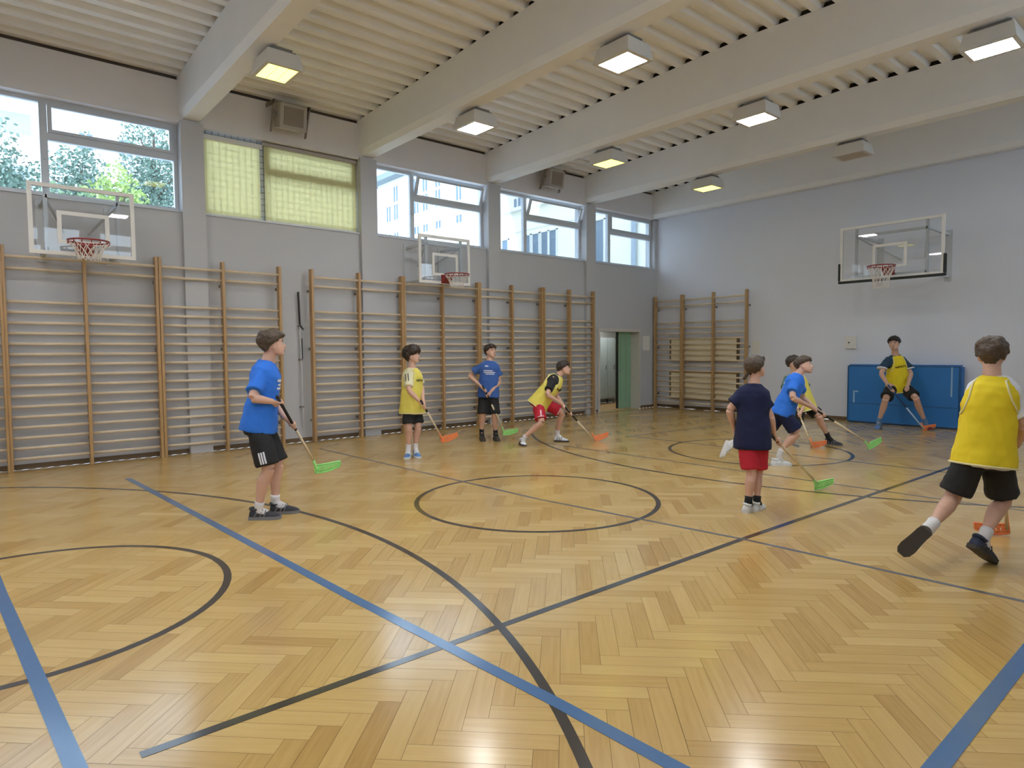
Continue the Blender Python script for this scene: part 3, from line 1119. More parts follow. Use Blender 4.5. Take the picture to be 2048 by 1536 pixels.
def wing():
    t = empty('school_wing', (-15, 20.5, -0.3), 'cream two-storey wing seen through the right-hand windows', 'building')
    o = V((-15, 20.5, -0.3))
    bm = BM()
    box(bm, V((-32, 17.0, -0.3)) - o, V((-0.6, 24, 7.1)) - o)
    obj('wall', bm, M['facade3'], t)
    bm = BM()
    box(bm, V((-32.2, 16.8, 7.1)) - o, V((-0.4, 24.2, 7.22)) - o)
    obj('roof_edge', bm, M['facade'], t)
    bm = BM()
    box(bm, V((-32, 16.97, 6.28)) - o, V((-0.6, 17.0, 6.33)) - o)
    obj('cornice', bm, M['facade'], t)
    for x in (-9.6, -8.25, -7.75, -7.25, -6.8, -4.55):
        w = 0.36 if x != -4.55 else 0.45
        bm = BM()
        for lo, hi in (((x - 0.04, 16.93, 4.5), (x, 17.0, 6.1)), ((x + w, 16.93, 4.5), (x + w + 0.04, 17.0, 6.1)), ((x - 0.04, 16.93, 6.06), (x + w + 0.04, 17.0, 6.12)), ((x - 0.08, 16.88, 4.45), (x + w + 0.08, 17.0, 4.5))):
            box(bm, V(lo) - o, V(hi) - o)
        f = obj('window', bm, M['facade'], t)
        bm = BM()
        box(bm, V((x, 16.97, 4.5)) - o, V((x + w, 17.01, 6.06)) - o)
        obj('pane', bm, M['fglass'], f)
    bm = BM()
    tube(bm, [V((-2.75, 16.9, -0.3)) - o, V((-2.75, 16.9, 7.0)) - o], 0.09, 10)
    obj('downpipe', bm, M['soffit'], t)


wing()


def block(name, label, x0, x1, y0, y1, h, mat, wins, side, roof=True):
    """apartment block; wins = list of (along, z, w, h) on the face 'y' (facing -Y) or 'x' (facing +X)"""
    o = V(((x0 + x1) / 2, (y0 + y1) / 2, -0.3))
    t = empty('apartment_block', o, label, 'building')
    bm = BM()
    box(bm, V((x0, y0, -0.3)) - o, V((x1, y1, h)) - o)
    obj('wall', bm, mat, t)
    if roof:
        bm = BM()
        box(bm, V((x0 - 0.9, y0 - 0.9, h)) - o, V((x1 + 0.9, y1 + 0.9, h + 0.5)) - o)
        obj('roof', bm, M['roof'], t)
    for (a, z, w, hh) in wins:
        bm = BM()
        f = 0.12
        for (aa, za, ab, zb_) in ((a - f, z - f, a, z + hh + f), (a + w, z - f, a + w + f, z + hh + f), (a, z - f, a + w, z), (a, z + hh, a + w, z + hh + f), (a + w / 2 - 0.05, z, a + w / 2 + 0.05, z + hh)):
            if side == 'y':
                box(bm, V((aa, y0 - 0.06, za)) - o, V((ab, y0 + 0.02, zb_)) - o)
            else:
                box(bm, V((x1 - 0.02, aa, za)) - o, V((x1 + 0.06, ab, zb_)) - o)
        fo = obj('window', bm, M['facade'], t)
        bm = BM()
        if side == 'y':
            box(bm, V((a, y0 - 0.02, z)) - o, V((a + w, y0 + 0.05, z + hh)) - o)
        else:
            box(bm, V((x1 - 0.05, a, z)) - o, V((x1 + 0.02, a + w, z + hh)) - o)
        obj('pane', bm, M['fglass'], fo)
    return t, o


wins = []
for z in (1.0, 4.2, 7.6, 10.9, 13.4, 15.0):
    for x in (-41.9, -40.6, -37.2, -35.8, -33.9, -31.0, -27.5, -24.0, -20.5, -17.0, -13.5):
        if (z, x) in ((15.0, -41.9),):
            continue
        wins.append((x, z, 0.75, 1.35))
wins = [w for w in wins if w[1] < 14.6 or w[0] > -42]
block('b', 'pale apartment house with a grey eave seen through the third window', -43.5, -8, 30, 44, 17.0, M['facade'], wins, 'y')

twin = [(y, z, 0.7, 1.5) for z in (4, 7.2, 10.4, 13.2, 16.2) for y in (-8.0, -5.5, 0.6)]
bt, bo = block('t', 'tall grey-white apartment tower with balconies at the left edge', -48, -35, -12, 3.9, 24, M['facade'], twin, 'x', False)
for z in (4.0, 6.9, 9.8, 12.7, 15.6, 18.5):
    for y in (2.1, -3.2):
        bm = BM()
        box(bm, V((-35.0, y - 0.1, z + 0.95)) - bo, V((-34.97, y + 1.3, z + 2.4)) - bo)
        b = obj('balcony', bm, M['soffit'], bt)
        bm = BM()
        box(bm, V((-35.0, y - 0.2, z)) - bo, V((-33.9, y + 1.4, z + 0.18)) - bo)
        obj('slab', bm, M['facade'], b)
        bm = BM()
        box(bm, V((-33.95, y - 0.2, z + 0.18)) - bo, V((-33.9, y + 1.4, z + 0.95)) - bo)
        obj('parapet', bm, M['facade'], b)
        bm = BM()
        for k in range(8):
            yy = y - 0.15 + k * 0.2
            box(bm, V((-33.95, yy, z + 0.95)) - bo, V((-33.92, yy + 0.03, z + 1.2)) - bo)
        obj('railing', bm, M['roof'], b)
fw_ = [(y, z, 0.9, 1.3) for z in (8.0, 11.2, 14.4, 17.6) for y in (7.5, 10.2, 13.0, 16.0, 19.0, 22.0, 25.0)]
block('f', 'pinkish apartment slab behind the trees on the left', -62, -50, 5.5, 40, 26, M['facade2'], fw_, 'x', False)


def tree(loc, h, r, mat, label, seed, cz=0.62):
    rnd = random.Random(seed)
    t = empty('tree', loc, label, 'tree', 'trees outside the windows')
    bm = BM()
    tube(bm, [(0, 0, 0), (0.05, 0.03, h * 0.45), (0.0, 0.1, h * 0.85)], [0.22, 0.16, 0.05], 9)
    for k in range(7):
        a = rnd.random() * 6.28
        z = h * (0.4 + 0.08 * k * 0.7)
        tube(bm, [(0, 0, z), (math.cos(a) * r * 0.35, math.sin(a) * r * 0.35, z + r * 0.25), (math.cos(a) * r * 0.75, math.sin(a) * r * 0.75, z + r * 0.55)], [0.08, 0.05, 0.02], 6)
    obj('trunk', bm, M['bark'], t)
    bm = BM()
    n = 7000
    for k in range(n):
        u = rnd.random() ** 0.45
        a = rnd.random() * 6.28
        b = math.acos(2 * rnd.random() - 1)
        d = V((math.sin(b) * math.cos(a), math.sin(b) * math.sin(a), math.cos(b)))
        q = V((d.x * r, d.y * r, d.z * h * 0.38)) * u
        q *= 0.82 + 0.34 * noise.noise(d * 2.2 + V((seed, 0, 0)))
        c = V((0, 0, h * cz)) + q
        s = 0.05 + 0.06 * rnd.random()
        e1_ = V((rnd.gauss(0, 1), rnd.gauss(0, 1), rnd.gauss(0, 1))).normalized()
        e2_ = e1_.orthogonal().normalized()
        bm.faces.new([bm.verts.new(c + e1_ * s), bm.verts.new(c + e2_ * s * 0.6), bm.verts.new(c - e1_ * s), bm.verts.new(c - e2_ * s * 0.6)])
    obj('foliage', bm, mat, t)
    return t


tree((-17, 1.0, -0.3), 10.0, 1.9, M['leaf3'], 'dull green tree left of the first window mullion', 1)
tree((-22, 4.0, -0.3), 11.6, 1.6, M['leaf3'], 'loose dark tree just right of the first window mullion', 2)
tree((-16, 4.4, -0.3), 9.0, 1.4, M['leaf2'], 'bright yellow-green tree in the middle of the first window', 3)
tree((-24, 7.2, -0.3), 14.5, 1.9, M['leaf3'], 'tall dark tree at the upper right of the first window', 4)
tree((-15, 7.2, -0.3), 9.4, 1.3, M['leaf'], 'mid green tree at the right edge of the first window', 5)
tree((-12.5, 2.4, -0.3), 7.2, 1.2, M['leaf'], 'low green tree behind the first backboard', 6)

# ---------------------------------------------------------------- people
MS = dict(
    skin=pmat('fair_skin', (0.66, 0.40, 0.30), 0.5, vary=0.05, scale=9),
    skin2=pmat('light_skin', (0.60, 0.36, 0.26), 0.5, vary=0.05, scale=9),
    lips=pmat('lips', (0.42, 0.16, 0.13), 0.45),
    eyew=pmat('eye_white', (0.75, 0.74, 0.72), 0.2),
    iris=pmat('dark_iris', (0.03, 0.02, 0.015), 0.15),
    hair_brown=pmat('brown_hair', (0.075, 0.048, 0.030), 0.5, vary=0.4, scale=40, bump=0.5, bscale=90),
    hair_dark=pmat('dark_brown_hair', (0.035, 0.020, 0.014), 0.5, vary=0.4, scale=40, bump=0.5, bscale=90),
    hair_black=pmat('black_hair', (0.012, 0.010, 0.010), 0.45, vary=0.3, scale=40, bump=0.5, bscale=90),
    blue=pmat('bright_blue_cotton', (0.025, 0.175, 0.72), 0.85, vary=0.08, scale=5, bump=0.25, bscale=14),
    blue2=pmat('mid_blue_polyester', (0.035, 0.105, 0.36), 0.8, vary=0.1, scale=5, bump=0.25, bscale=14),
    navy=pmat('navy_cotton', (0.008, 0.013, 0.055), 0.9, vary=0.1, scale=5, bump=0.25, bscale=14),
    dteal=pmat('dark_teal_jersey', (0.015, 0.045, 0.085), 0.8, vary=0.1, scale=5, bump=0.2, bscale=14),
    green=pmat('grey_green_jersey', (0.07, 0.16, 0.14), 0.8, vary=0.1, scale=5, bump=0.2, bscale=14),
    white=pmat('white_cotton', (0.74, 0.75, 0.80), 0.85, vary=0.03, scale=5, bump=0.25, bscale=14),
    cream=pmat('cream_cotton', (0.74, 0.70, 0.48), 0.85, vary=0.04, scale=5, bump=0.25, bscale=14),
    black=pmat('black_polyester', (0.010, 0.010, 0.012), 0.75, vary=0.2, scale=5, bump=0.25, bscale=14),
    yellow=pmat('yellow_mesh_bib', (0.80, 0.62, 0.015), 0.8, vary=0.07, scale=4, bump=0.3, bscale=10),
    yellow2=pmat('pale_yellow_mesh_bib', (0.76, 0.66, 0.12), 0.8, vary=0.08, scale=4, bump=0.3, bscale=10),
    trim=pmat('pale_bib_trim', (0.78, 0.72, 0.42), 0.8),
    red=pmat('red_polyester', (0.50, 0.010, 0.030), 0.75, vary=0.12, scale=5, bump=0.25, bscale=14),
    pink=pmat('pale_pink_trim', (0.78, 0.52, 0.58), 0.7),
    shoe_dark=pmat('dark_grey_shoe_mesh', (0.035, 0.035, 0.045), 0.7, vary=0.3, scale=30),
    shoe_brown=pmat('dark_brown_shoe', (0.045, 0.032, 0.020), 0.7, vary=0.3, scale=30),
    shoe_white=pmat('white_shoe_leather', (0.74, 0.78, 0.82), 0.5, vary=0.05, scale=20),
    shoe_blue=pmat('blue_shoe_mesh', (0.10, 0.22, 0.48), 0.6, vary=0.15, scale=20),
    shoe_navy=pmat('navy_shoe_mesh', (0.02, 0.03, 0.07), 0.6, vary=0.2, scale=20),
    shoe_red=pmat('dark_red_shoe_mesh', (0.13, 0.018, 0.02), 0.6, vary=0.2, scale=20),
    sole_grey=pmat('grey_rubber_sole', (0.20, 0.20, 0.21), 0.7),
    sole_dark=pmat('dark_rubber_sole', (0.05, 0.045, 0.04), 0.7),
    sole_white=pmat('white_rubber_sole', (0.70, 0.70, 0.70), 0.6),
    sock_white=pmat('white_sock_knit', (0.72, 0.70, 0.70), 0.9, vary=0.04),
    sock_black=pmat('black_sock_knit', (0.015, 0.015, 0.018), 0.9),
    sock_blue=pmat('grey_blue_sock_knit', (0.10, 0.20, 0.34), 0.9),
    grip=pmat('black_grip_tape', (0.012, 0.010, 0.010), 0.6),
    shaft=pmat('cream_stick_shaft', (0.72, 0.60, 0.42), 0.35),
    shaftblue=pmat('dark_blue_stick_grip', (0.012, 0.06, 0.20), 0.4),
    shaftwhite=pmat('white_blue_stick_shaft', (0.50, 0.62, 0.78), 0.35),
    bladegreen=pmat('neon_green_plastic', (0.36, 0.86, 0.26), 0.35, vary=0.03),
    bladeorange=pmat('neon_orange_plastic', (0.92, 0.27, 0.09), 0.35, vary=0.03),
)


def remesh(name, bm, voxel, mats, parent, smooth=4, jitter=0.0, jscale=9.0):
    """union of closed shapes as one continuous surface"""
    bmesh.ops.recalc_face_normals(bm, faces=bm.faces)
    me = bpy.data.meshes.new(name)
    bm.to_mesh(me)
    bm.free()
    tmp = bpy.data.objects.new(name + '_tmp', me)
    COL.objects.link(tmp)
    md = tmp.modifiers.new('r', 'REMESH')
    md.mode = 'VOXEL'
    md.voxel_size = voxel
    md.use_smooth_shade = True
    if smooth:
        sm = tmp.modifiers.new('s', 'SMOOTH')
        sm.iterations = smooth
        sm.factor = 0.5
    dg = bpy.context.evaluated_depsgraph_get()
    dg.update()
    ev = tmp.evaluated_get(dg)
    out = bpy.data.meshes.new_from_object(ev)
    bpy.data.objects.remove(tmp)
    bpy.data.meshes.remove(me)
    out.name = name
    if jitter:
        nn = [v.normal.copy() for v in out.vertices]
        for v, n_ in zip(out.vertices, nn):
            v.co += n_ * (noise.noise(v.co * jscale) * jitter + noise.noise(v.co * jscale * 2.3) * jitter * 0.4)
    for f in out.polygons:
        f.use_smooth = True
    return link(name, out, mats, parent)


def lerp(a, b, t):
    return a + (b - a) * t


def ering(c, s, f, a, b, n=20, pw=0.85):
    pts = []
    for k in range(n):
        t = 2 * math.pi * k / n
        ct, st = math.cos(t), math.sin(t)
        pts.append(c + s * a * math.copysign(abs(ct) ** pw, ct) + f * b * math.copysign(abs(st) ** pw, st))
    return pts


class Rig:
    def __init__(s, J, H, root):
        o = root
        s.H = H
        s.j = {k: V(v) - o for k, v in J.items()}
        j = s.j
        s.hip = (j['hR'] + j['hL']) / 2
        s.sh = (j['sR'] + j['sL']) / 2
        s.up = (j['nk'] - s.hip).normalized()
        lh = (j['hL'] - j['hR'])
        ls = (j['sL'] - j['sR'])
        s.lh = (lh - s.up * lh.dot(s.up)).normalized()
        s.ls = (ls - s.up * ls.dot(s.up)).normalized()
        s.len = (j['nk'] - s.hip).length

    def axes(s, t):
        l = lerp(s.lh, s.ls, max(0, min(1, t))).normalized()
        f = l.cross(s.up).normalized()
        return l, f

    def centre(s, t, o):
        l, f = s.axes(t)
        c = s.hip + s.up * s.len * t + f * o * s.H
        if t > 0.6:
            c += (s.sh - (s.hip + s.up * (s.sh - s.hip).dot(s.up))) * min(1, (t - 0.6) / 0.4) * 0.6
        return c, l, f

    def on(s, spec, t, th, pw=0.85):
        """point on the lofted garment at height t and ring angle th (0 = left side, 90 deg = front)"""
        for p, q in zip(spec[:-1], spec[1:]):
            if p[0] <= t <= q[0]:
                k = (t - p[0]) / (q[0] - p[0])
                a, b, o = (lerp(p[i], q[i], k) for i in (1, 2, 3))
                break
        c, l, f = s.centre(t, o)
        ct, st = math.cos(th), math.sin(th)
        return c + l * a * s.H * math.copysign(abs(ct) ** pw, ct) + f * b * s.H * math.copysign(abs(st) ** pw, st)

    def torso(s, bm, spec, n=22, pw=0.85):
        """spec rows: (t along hip->neck, half width, half depth, forward shift) in fractions of H"""
        rings = []
        for t, a, b, o in spec:
            l, f = s.axes(t)
            c = s.hip + s.up * s.len * t + f * o * s.H
            if t > 0.6:
                mid = s.sh - s.up * (s.sh - s.hip).dot(s.up)
                k = (t - 0.6) / 0.4
                c += (s.sh - (s.hip + s.up * (s.sh - s.hip).dot(s.up))) * min(1, k) * 0.6
            rings.append(ering(c, l, f, a * s.H, b * s.H, n, pw))
        loft(bm, rings)


def limb(bm, a, b, rads, n=14, side=None, back=None):
    """rads: list of (t, r[, backward shift])"""
    pts, rr = [], []
    for row in rads:
        t, r = row[0], row[1]
        p = lerp(a, b, t)
        if len(row) > 2 and back is not None:
            p = p + back * row[2]
        pts.append(p)
        rr.append(r)
    tube(bm, pts, rr, n, side)


def head(bm, j, H, fdir):
    up = (j['top'] - j['chin']).normalized()
    fd = (fdir - up * fdir.dot(up)).normalized()
    # head axis: from below the chin up to the crown, tilted with the head
    up = (j['top'] - j['nk'])
    up = (up - fd * up.dot(fd) * 0.75).normalized()
    fd = (fd - up * fd.dot(up)).normalized()
    sd = up.cross(fd)
    HH = 0.132 * H
    if H < 1.6:
        HH = 0.138 * H
    base = j['hc'] - up * HH * 0.52
    prof = [(0.0, .13, .09, .27), (.05, .20, .17, .20), (.13, .26, .25, .13), (.22, .295, .31, .085), (.35, .325, .36, .04), (.5, .335, .395, .0), (.65, .34, .42, -.02), (.78, .32, .40, -.035), (.88, .265, .335, -.04), (.95, .18, .23, -.045), (1.0, .06, .08, -.045)]
    loft(bm, [ering(base + up * HH * h + fd * HH * o, sd, fd, a * HH, b * HH, 18, 0.95) for h, a, b, o in prof])
    P = lambda h, f, s: base + up * HH * h + fd * HH * f + sd * HH * s
    tube(bm, [P(.52, .36, 0), P(.42, .43, 0), P(.33, .475, 0), P(.29, .42, 0)], [(.03 * HH, .05 * HH), (.045 * HH, .05 * HH), (.07 * HH, .05 * HH), (.06 * HH, .03 * HH)], 10, side=sd)
    for s_ in (-1, 1):
        ellip(bm, P(.42, -.03, s_ * .345), (fd * HH * .085, sd * HH * .035, up * HH * .14), 10, 7)
        ellip(bm, P(.565, .335, s_ * .14), (sd * HH * .11, fd * HH * .06, up * HH * .03), 8, 5)
    ellip(bm, P(.17, .36, 0), (sd * HH * .11, fd * HH * .045, up * HH * .04), 8, 5)
    return dict(P=P, HH=HH, up=up, fd=fd, sd=sd, base=base, prof=prof)


def hand_grip(bm, w, g, ax, H, curl=1, r=0.014):
    """fist closed round a stick: w wrist, g point on the stick axis, ax stick direction"""
    k = H / 1.75
    ax = ax.normalized()
    e1 = (w - g)
    e1 = e1 - ax * e1.dot(ax)
    if e1.length < 1e-4:
        e1 = ax.orthogonal()
    e1.normalize()
    e2 = ax.cross(e1) * curl
    pc = g + e1 * (r + 0.016 * k)
    tube(bm, [w, lerp(w, pc, 0.5), pc, g + e1 * (r + 0.010 * k) + e2 * 0.012 * k], [(0.024 * k, 0.019 * k), (0.030 * k, 0.018 * k), (0.039 * k, 0.015 * k), (0.040 * k, 0.012 * k)], 12, side=ax)
    rf = 0.0085 * k
    ln = (0.90, 1.0, 0.97, 0.82)
    for i in range(4):
        off = (1.5 - i) * 0.019 * k
        span = math.radians(215) * ln[i]
        pts = []
        for q in range(6):
            a = math.radians(35) + span * q / 5
            pts.append(g + ax * off + (e1 * math.cos(a) + e2 * math.sin(a)) * (r + rf * 0.95))
        tube(bm, pts, [rf * 1.05, rf * 1.08, rf, rf * 1.0, rf * 0.92, rf * 0.7], 8)
    pts = []
    for q in range(5):
        a = math.radians(-20) - math.radians(120) * q / 4
        pts.append(g + ax * (0.036 - 0.008 * q) * k * -1 + (e1 * math.cos(a) + e2 * math.sin(a)) * (r + rf * 1.25))
    tube(bm, pts, [rf * 1.5, rf * 1.35, rf * 1.2, rf * 1.1, rf * 0.8], 8)


def hand_relaxed(bm, w, d, pn, H, left):
    """loosely curled open hand: d pointing direction, pn palm normal"""
    k = H / 1.75
    d = d.normalized()
    pn = (pn - d * pn.dot(d)).normalized()
    sd = d.cross(pn).normalized() * (1 if left else -1)
    kn = w + d * 0.085 * k
    tube(bm, [w, w + d * 0.03 * k, w + d * 0.065 * k, kn], [(0.024 * k, 0.017 * k), (0.032 * k, 0.016 * k), (0.039 * k, 0.015 * k), (0.038 * k, 0.012 * k)], 12, side=sd)
    rf = 0.0083 * k
    for i, L in enumerate((0.066, 0.076, 0.070, 0.055)):
        o = kn + sd * (1.5 - i) * 0.0205 * k
        a = math.radians(18 + 6 * i)
        pts = [o - d * 0.012 * k, o]
        p = o
        for q in range(3):
            dirq = d * math.cos(a) + pn * math.sin(a)
            p = p + dirq * L * k * (0.42, 0.33, 0.25)[q]
            pts.append(p)
            a += math.radians(24)
        tube(bm, pts, [rf * 1.1, rf * 1.1, rf, rf * 0.95, rf * 0.7], 8)
    b = w + d * 0.028 * k + sd * 0.026 * k + pn * 0.006 * k
    tube(bm, [b, b + (d * 0.6 + sd * 0.7 + pn * 0.35) * 0.035 * k, b + (d * 0.95 + sd * 0.75 + pn * 0.55) * 0.058 * k], [rf * 1.6, rf * 1.3, rf * 0.85], 8)


def shoe(name, he, to, ankle, H, mat, solemat, parent, lace):
    k = H / 1.75
    he, to = V(he), V(to)
    d = to - he
    L = max(d.length, 0.265 * k)
    L = min(L, 0.315 * k)
    c = (he + to) / 2
    d.normalize()
    he = c - d * L / 2
    upv = V(ankle) - he
    up = (upv - d * upv.dot(d)).normalized()
    sd = d.cross(up)
    rows = [(0.0, .026, .070), (.05, .037, .098), (.20, .041, .108), (.36, .042, .102), (.52, .045, .084), (.72, .050, .066), (.89, .044, .054), (1.0, .022, .036)]
    bm = BM()
    rings = []
    for t, a, h in rows:
        p = he + d * L * t
        a *= k
        h *= k
        b = 0.016 * k
        pts = []
        for (x, y) in ((-1, 0), (-1.0, .35), (-.85, .7), (-.45, .95), (0, 1.0), (.45, .95), (.85, .7), (1.0, .35), (1, 0), (.5, -.05), (0, -.05), (-.5, -.05)):
            pts.append(p + sd * a * x + up * (b + (h - b) * max(0, y)))
        rings.append(pts)
    loft(bm, rings)
    s = obj(name, bm, mat, parent, True)
    bm = BM()
    rings = []
    for t, a, h in rows:
        p = he + d * L * (t * 1.04 - 0.02)
        a = (a + 0.005) * k
        rings.append([p - sd * a, p + sd * a, p + sd * a + up * 0.030 * k, p - sd * a + up * 0.030 * k])
    loft(bm, rings)
    obj('sole', bm, solemat, s)
    bm = BM()
    cc = he + d * L * 0.185 + up * 0.092 * k
    tube(bm, [cc + d * math.cos(q * math.pi / 9) * L * 0.160 + sd * math.sin(q * math.pi / 9) * 0.034 * k + up * 0.012 * k * abs(math.cos(q * math.pi / 9)) for q in range(19)], 0.0135 * k, 8)
    obj('collar', bm, mat, s, True)
    bm = BM()
    for sg in (-1, 1):
        for t0, t1 in ((0.16, 0.34), (0.36, 0.46), (0.50, 0.56)):
            tube(bm, [he + d * L * t0 + sd * sg * 0.043 * k + up * 0.024 * k, he + d * L * (t0 + t1) / 2 + sd * sg * 0.041 * k + up * 0.058 * k, he + d * L * t1 + sd * sg * 0.024 * k + up * (0.104 - 0.06 * max(0, t1 - .34)) * k], 0.006 * k, 6)
    obj('side_overlay', bm, solemat, s, True)
    bm = BM()
    for q in range(4):
        t = 0.36 + 0.085 * q
        h = (0.104 - 0.0105 * q * 1.15) * k
        p = he + d * L * t + up * h
        tube(bm, [p - sd * 0.022 * k - up * 0.008 * k, p + up * 0.002, p + sd * 0.022 * k - up * 0.008 * k], 0.004 * k, 6)
    obj('laces', bm, lace, s)
    return s


def project_mark(name, verts_polys, rig_pt, l, u, f, target, mat, parent, offset=0.004):
    """place flat marks (given in local l/u coordinates) on a garment by projecting them onto its surface"""
    me = target.data
    tree_ = BVHTree.FromPolygons([v.co for v in me.vertices], [p.vertices for p in me.polygons])
    bm = BM()
    for poly in verts_polys:
        q0, q1, q2, q3 = [V((a, b, 0)) for a, b in poly]
        nu = max(2, int((q1 - q0).length / 0.012) + 1)
        nv = max(2, int((q3 - q0).length / 0.012) + 1)
        grid = []
        for i in range(nu + 1):
            row = []
            for k in range(nv + 1):
                w = lerp(lerp(q0, q1, i / nu), lerp(q3, q2, i / nu), k / nv)
                o = rig_pt + l * w.x + u * w.y + f * 0.5
                hit = tree_.ray_cast(o, -f)
                row.append(bm.verts.new(hit[0] + f * offset) if hit[0] is not None else None)
            grid.append(row)
        for i in range(nu):
            for k in range(nv):
                c4 = (grid[i][k], grid[i + 1][k], grid[i + 1][k + 1], grid[i][k + 1])
                if all(c4):
                    bm.faces.new(c4)
    r = bmesh.ops.extrude_face_region(bm, geom=list(bm.faces))
    loose = [v for v in bm.verts if not v.link_faces]
    for v in [g for g in r['geom'] if isinstance(g, bmesh.types.BMVert)]:
        v.co -= f * offset * 0.8
    bmesh.ops.delete(bm, geom=loose, context='VERTS')
    return obj(name, bm, mat, parent)


# block letters as sets of strokes on a 4 x 6 grid (x0, y0, x1, y1 rectangles / quads)
GLY = {
    'K': [[(0, 0), (1, 0), (1, 6), (0, 6)], [(1, 2.4), (3, 6), (4.2, 6), (1.6, 2.0)], [(1.4, 3.6), (3.0, 0), (4.2, 0), (2.1, 4.2)]],
    'I': [[(0, 0), (1, 0), (1, 6), (0, 6)]],
    'P': [[(0, 0), (1, 0), (1, 6), (0, 6)], [(1, 5), (3.2, 5), (3.2, 6), (1, 6)], [(3.0, 3), (4, 3), (4, 6), (3.0, 6)], [(1, 2.4), (3.6, 2.4), (3.6, 3.4), (1, 3.4)]],
    'S': [[(0, 5), (4, 5), (4, 6), (0, 6)], [(0, 3), (1, 3), (1, 5), (0, 5)], [(0, 2.5), (4, 2.5), (4, 3.5), (0, 3.5)], [(3, 1), (4, 1), (4, 2.5), (3, 2.5)], [(0, 0), (4, 0), (4, 1), (0, 1)]],
    'T': [[(0, 5), (4, 5), (4, 6), (0, 6)], [(1.5, 0), (2.5, 0), (2.5, 5), (1.5, 5)]],
    'A': [[(0, 0), (1, 0), (2.3, 6), (1.6, 6)], [(1.8, 6), (2.6, 6), (4.2, 0), (3.1, 0)], [(1, 1.6), (3, 1.6), (2.8, 2.5), (1.2, 2.5)]],
}


def word(txt, w, h, mirror=1):
    adv = {'I': 1.6}
    tot = sum(adv.get(c, 4.9) for c in txt) - 0.7
    out, x = [], 0
    for c in txt:
        for poly in GLY[c]:
            out.append([(mirror * ((px + x) / tot - 0.5) * w, (py / 6 - 0.5) * h) for px, py in poly])
        x += adv.get(c, 4.9)
    return out


def hair_cap(hd, H, mat, parent, seed, front=0.78, back=0.30, thick=0.05, fringe=0.0, tail=False, fuzz=1.0):
    rnd = random.Random(seed)
    P, HH = hd['P'], hd['HH']
    prof = hd['prof']
    bm = BM()

    def surf(h, ang):
        for (a, b) in zip(prof[:-1], prof[1:]):
            if a[0] <= h <= b[0]:
                t = (h - a[0]) / (b[0] - a[0])
                wa, wb, o = lerp(a[1], b[1], t), lerp(a[2], b[2], t), lerp(a[3], b[3], t)
                break
        # ang 0 = front
        return wa * math.sin(ang), wb * math.cos(ang) + o
    for i in range(230):
        ang = rnd.uniform(-math.pi, math.pi)
        fr = 0.5 + 0.5 * math.cos(ang)           # 1 front, 0 back
        side = abs(math.sin(ang))
        hmin = lerp(back, front, fr ** 0.6)
        if side > 0.75 and fr > 0.35:
            hmin = max(hmin, 0.50)
        h = hmin + (0.985 - hmin) * rnd.random() ** 0.8
        s, f = surf(h, ang)
        p = P(h, f * 1.0, s * 1.0)
        nrm = (p - P(0.55, -0.02, 0)).normalized()
        r = HH * thick * (1.25 + 0.9 * rnd.random() * fuzz) * (0.75 + 0.45 * h)
        tdir = nrm.orthogonal().normalized()
        tdir = (tdir + nrm.cross(tdir) * rnd.uniform(-1.5, 1.5)).normalized()
        t2 = nrm.cross(tdir)
        ellip(bm, p + nrm * HH * 0.02, (tdir * r * 1.7, t2 * r * 1.2, nrm * r * (1.0 + 0.5 * fuzz * rnd.random())), 8, 5)
    if fringe:
        for i in range(26):
            s = rnd.uniform(-0.26, 0.26)
            ellip(bm, P(0.80 + rnd.uniform(-0.06, 0.10), 0.37 + fringe * rnd.random(), s), (hd['sd'] * HH * .06, hd['fd'] * HH * .09, hd['up'] * HH * .055), 8, 5)
    if tail:
        for i in range(5):
            ellip(bm, P(0.42 - 0.06 * i, -0.44 - 0.035 * i, 0.10 + 0.04 * i), (hd['sd'] * HH * .09, hd['fd'] * HH * .075, hd['up'] * HH * .08), 8, 5)
    return remesh('hair', bm, 0.0075, mat, parent, 2, 0.004, 60)


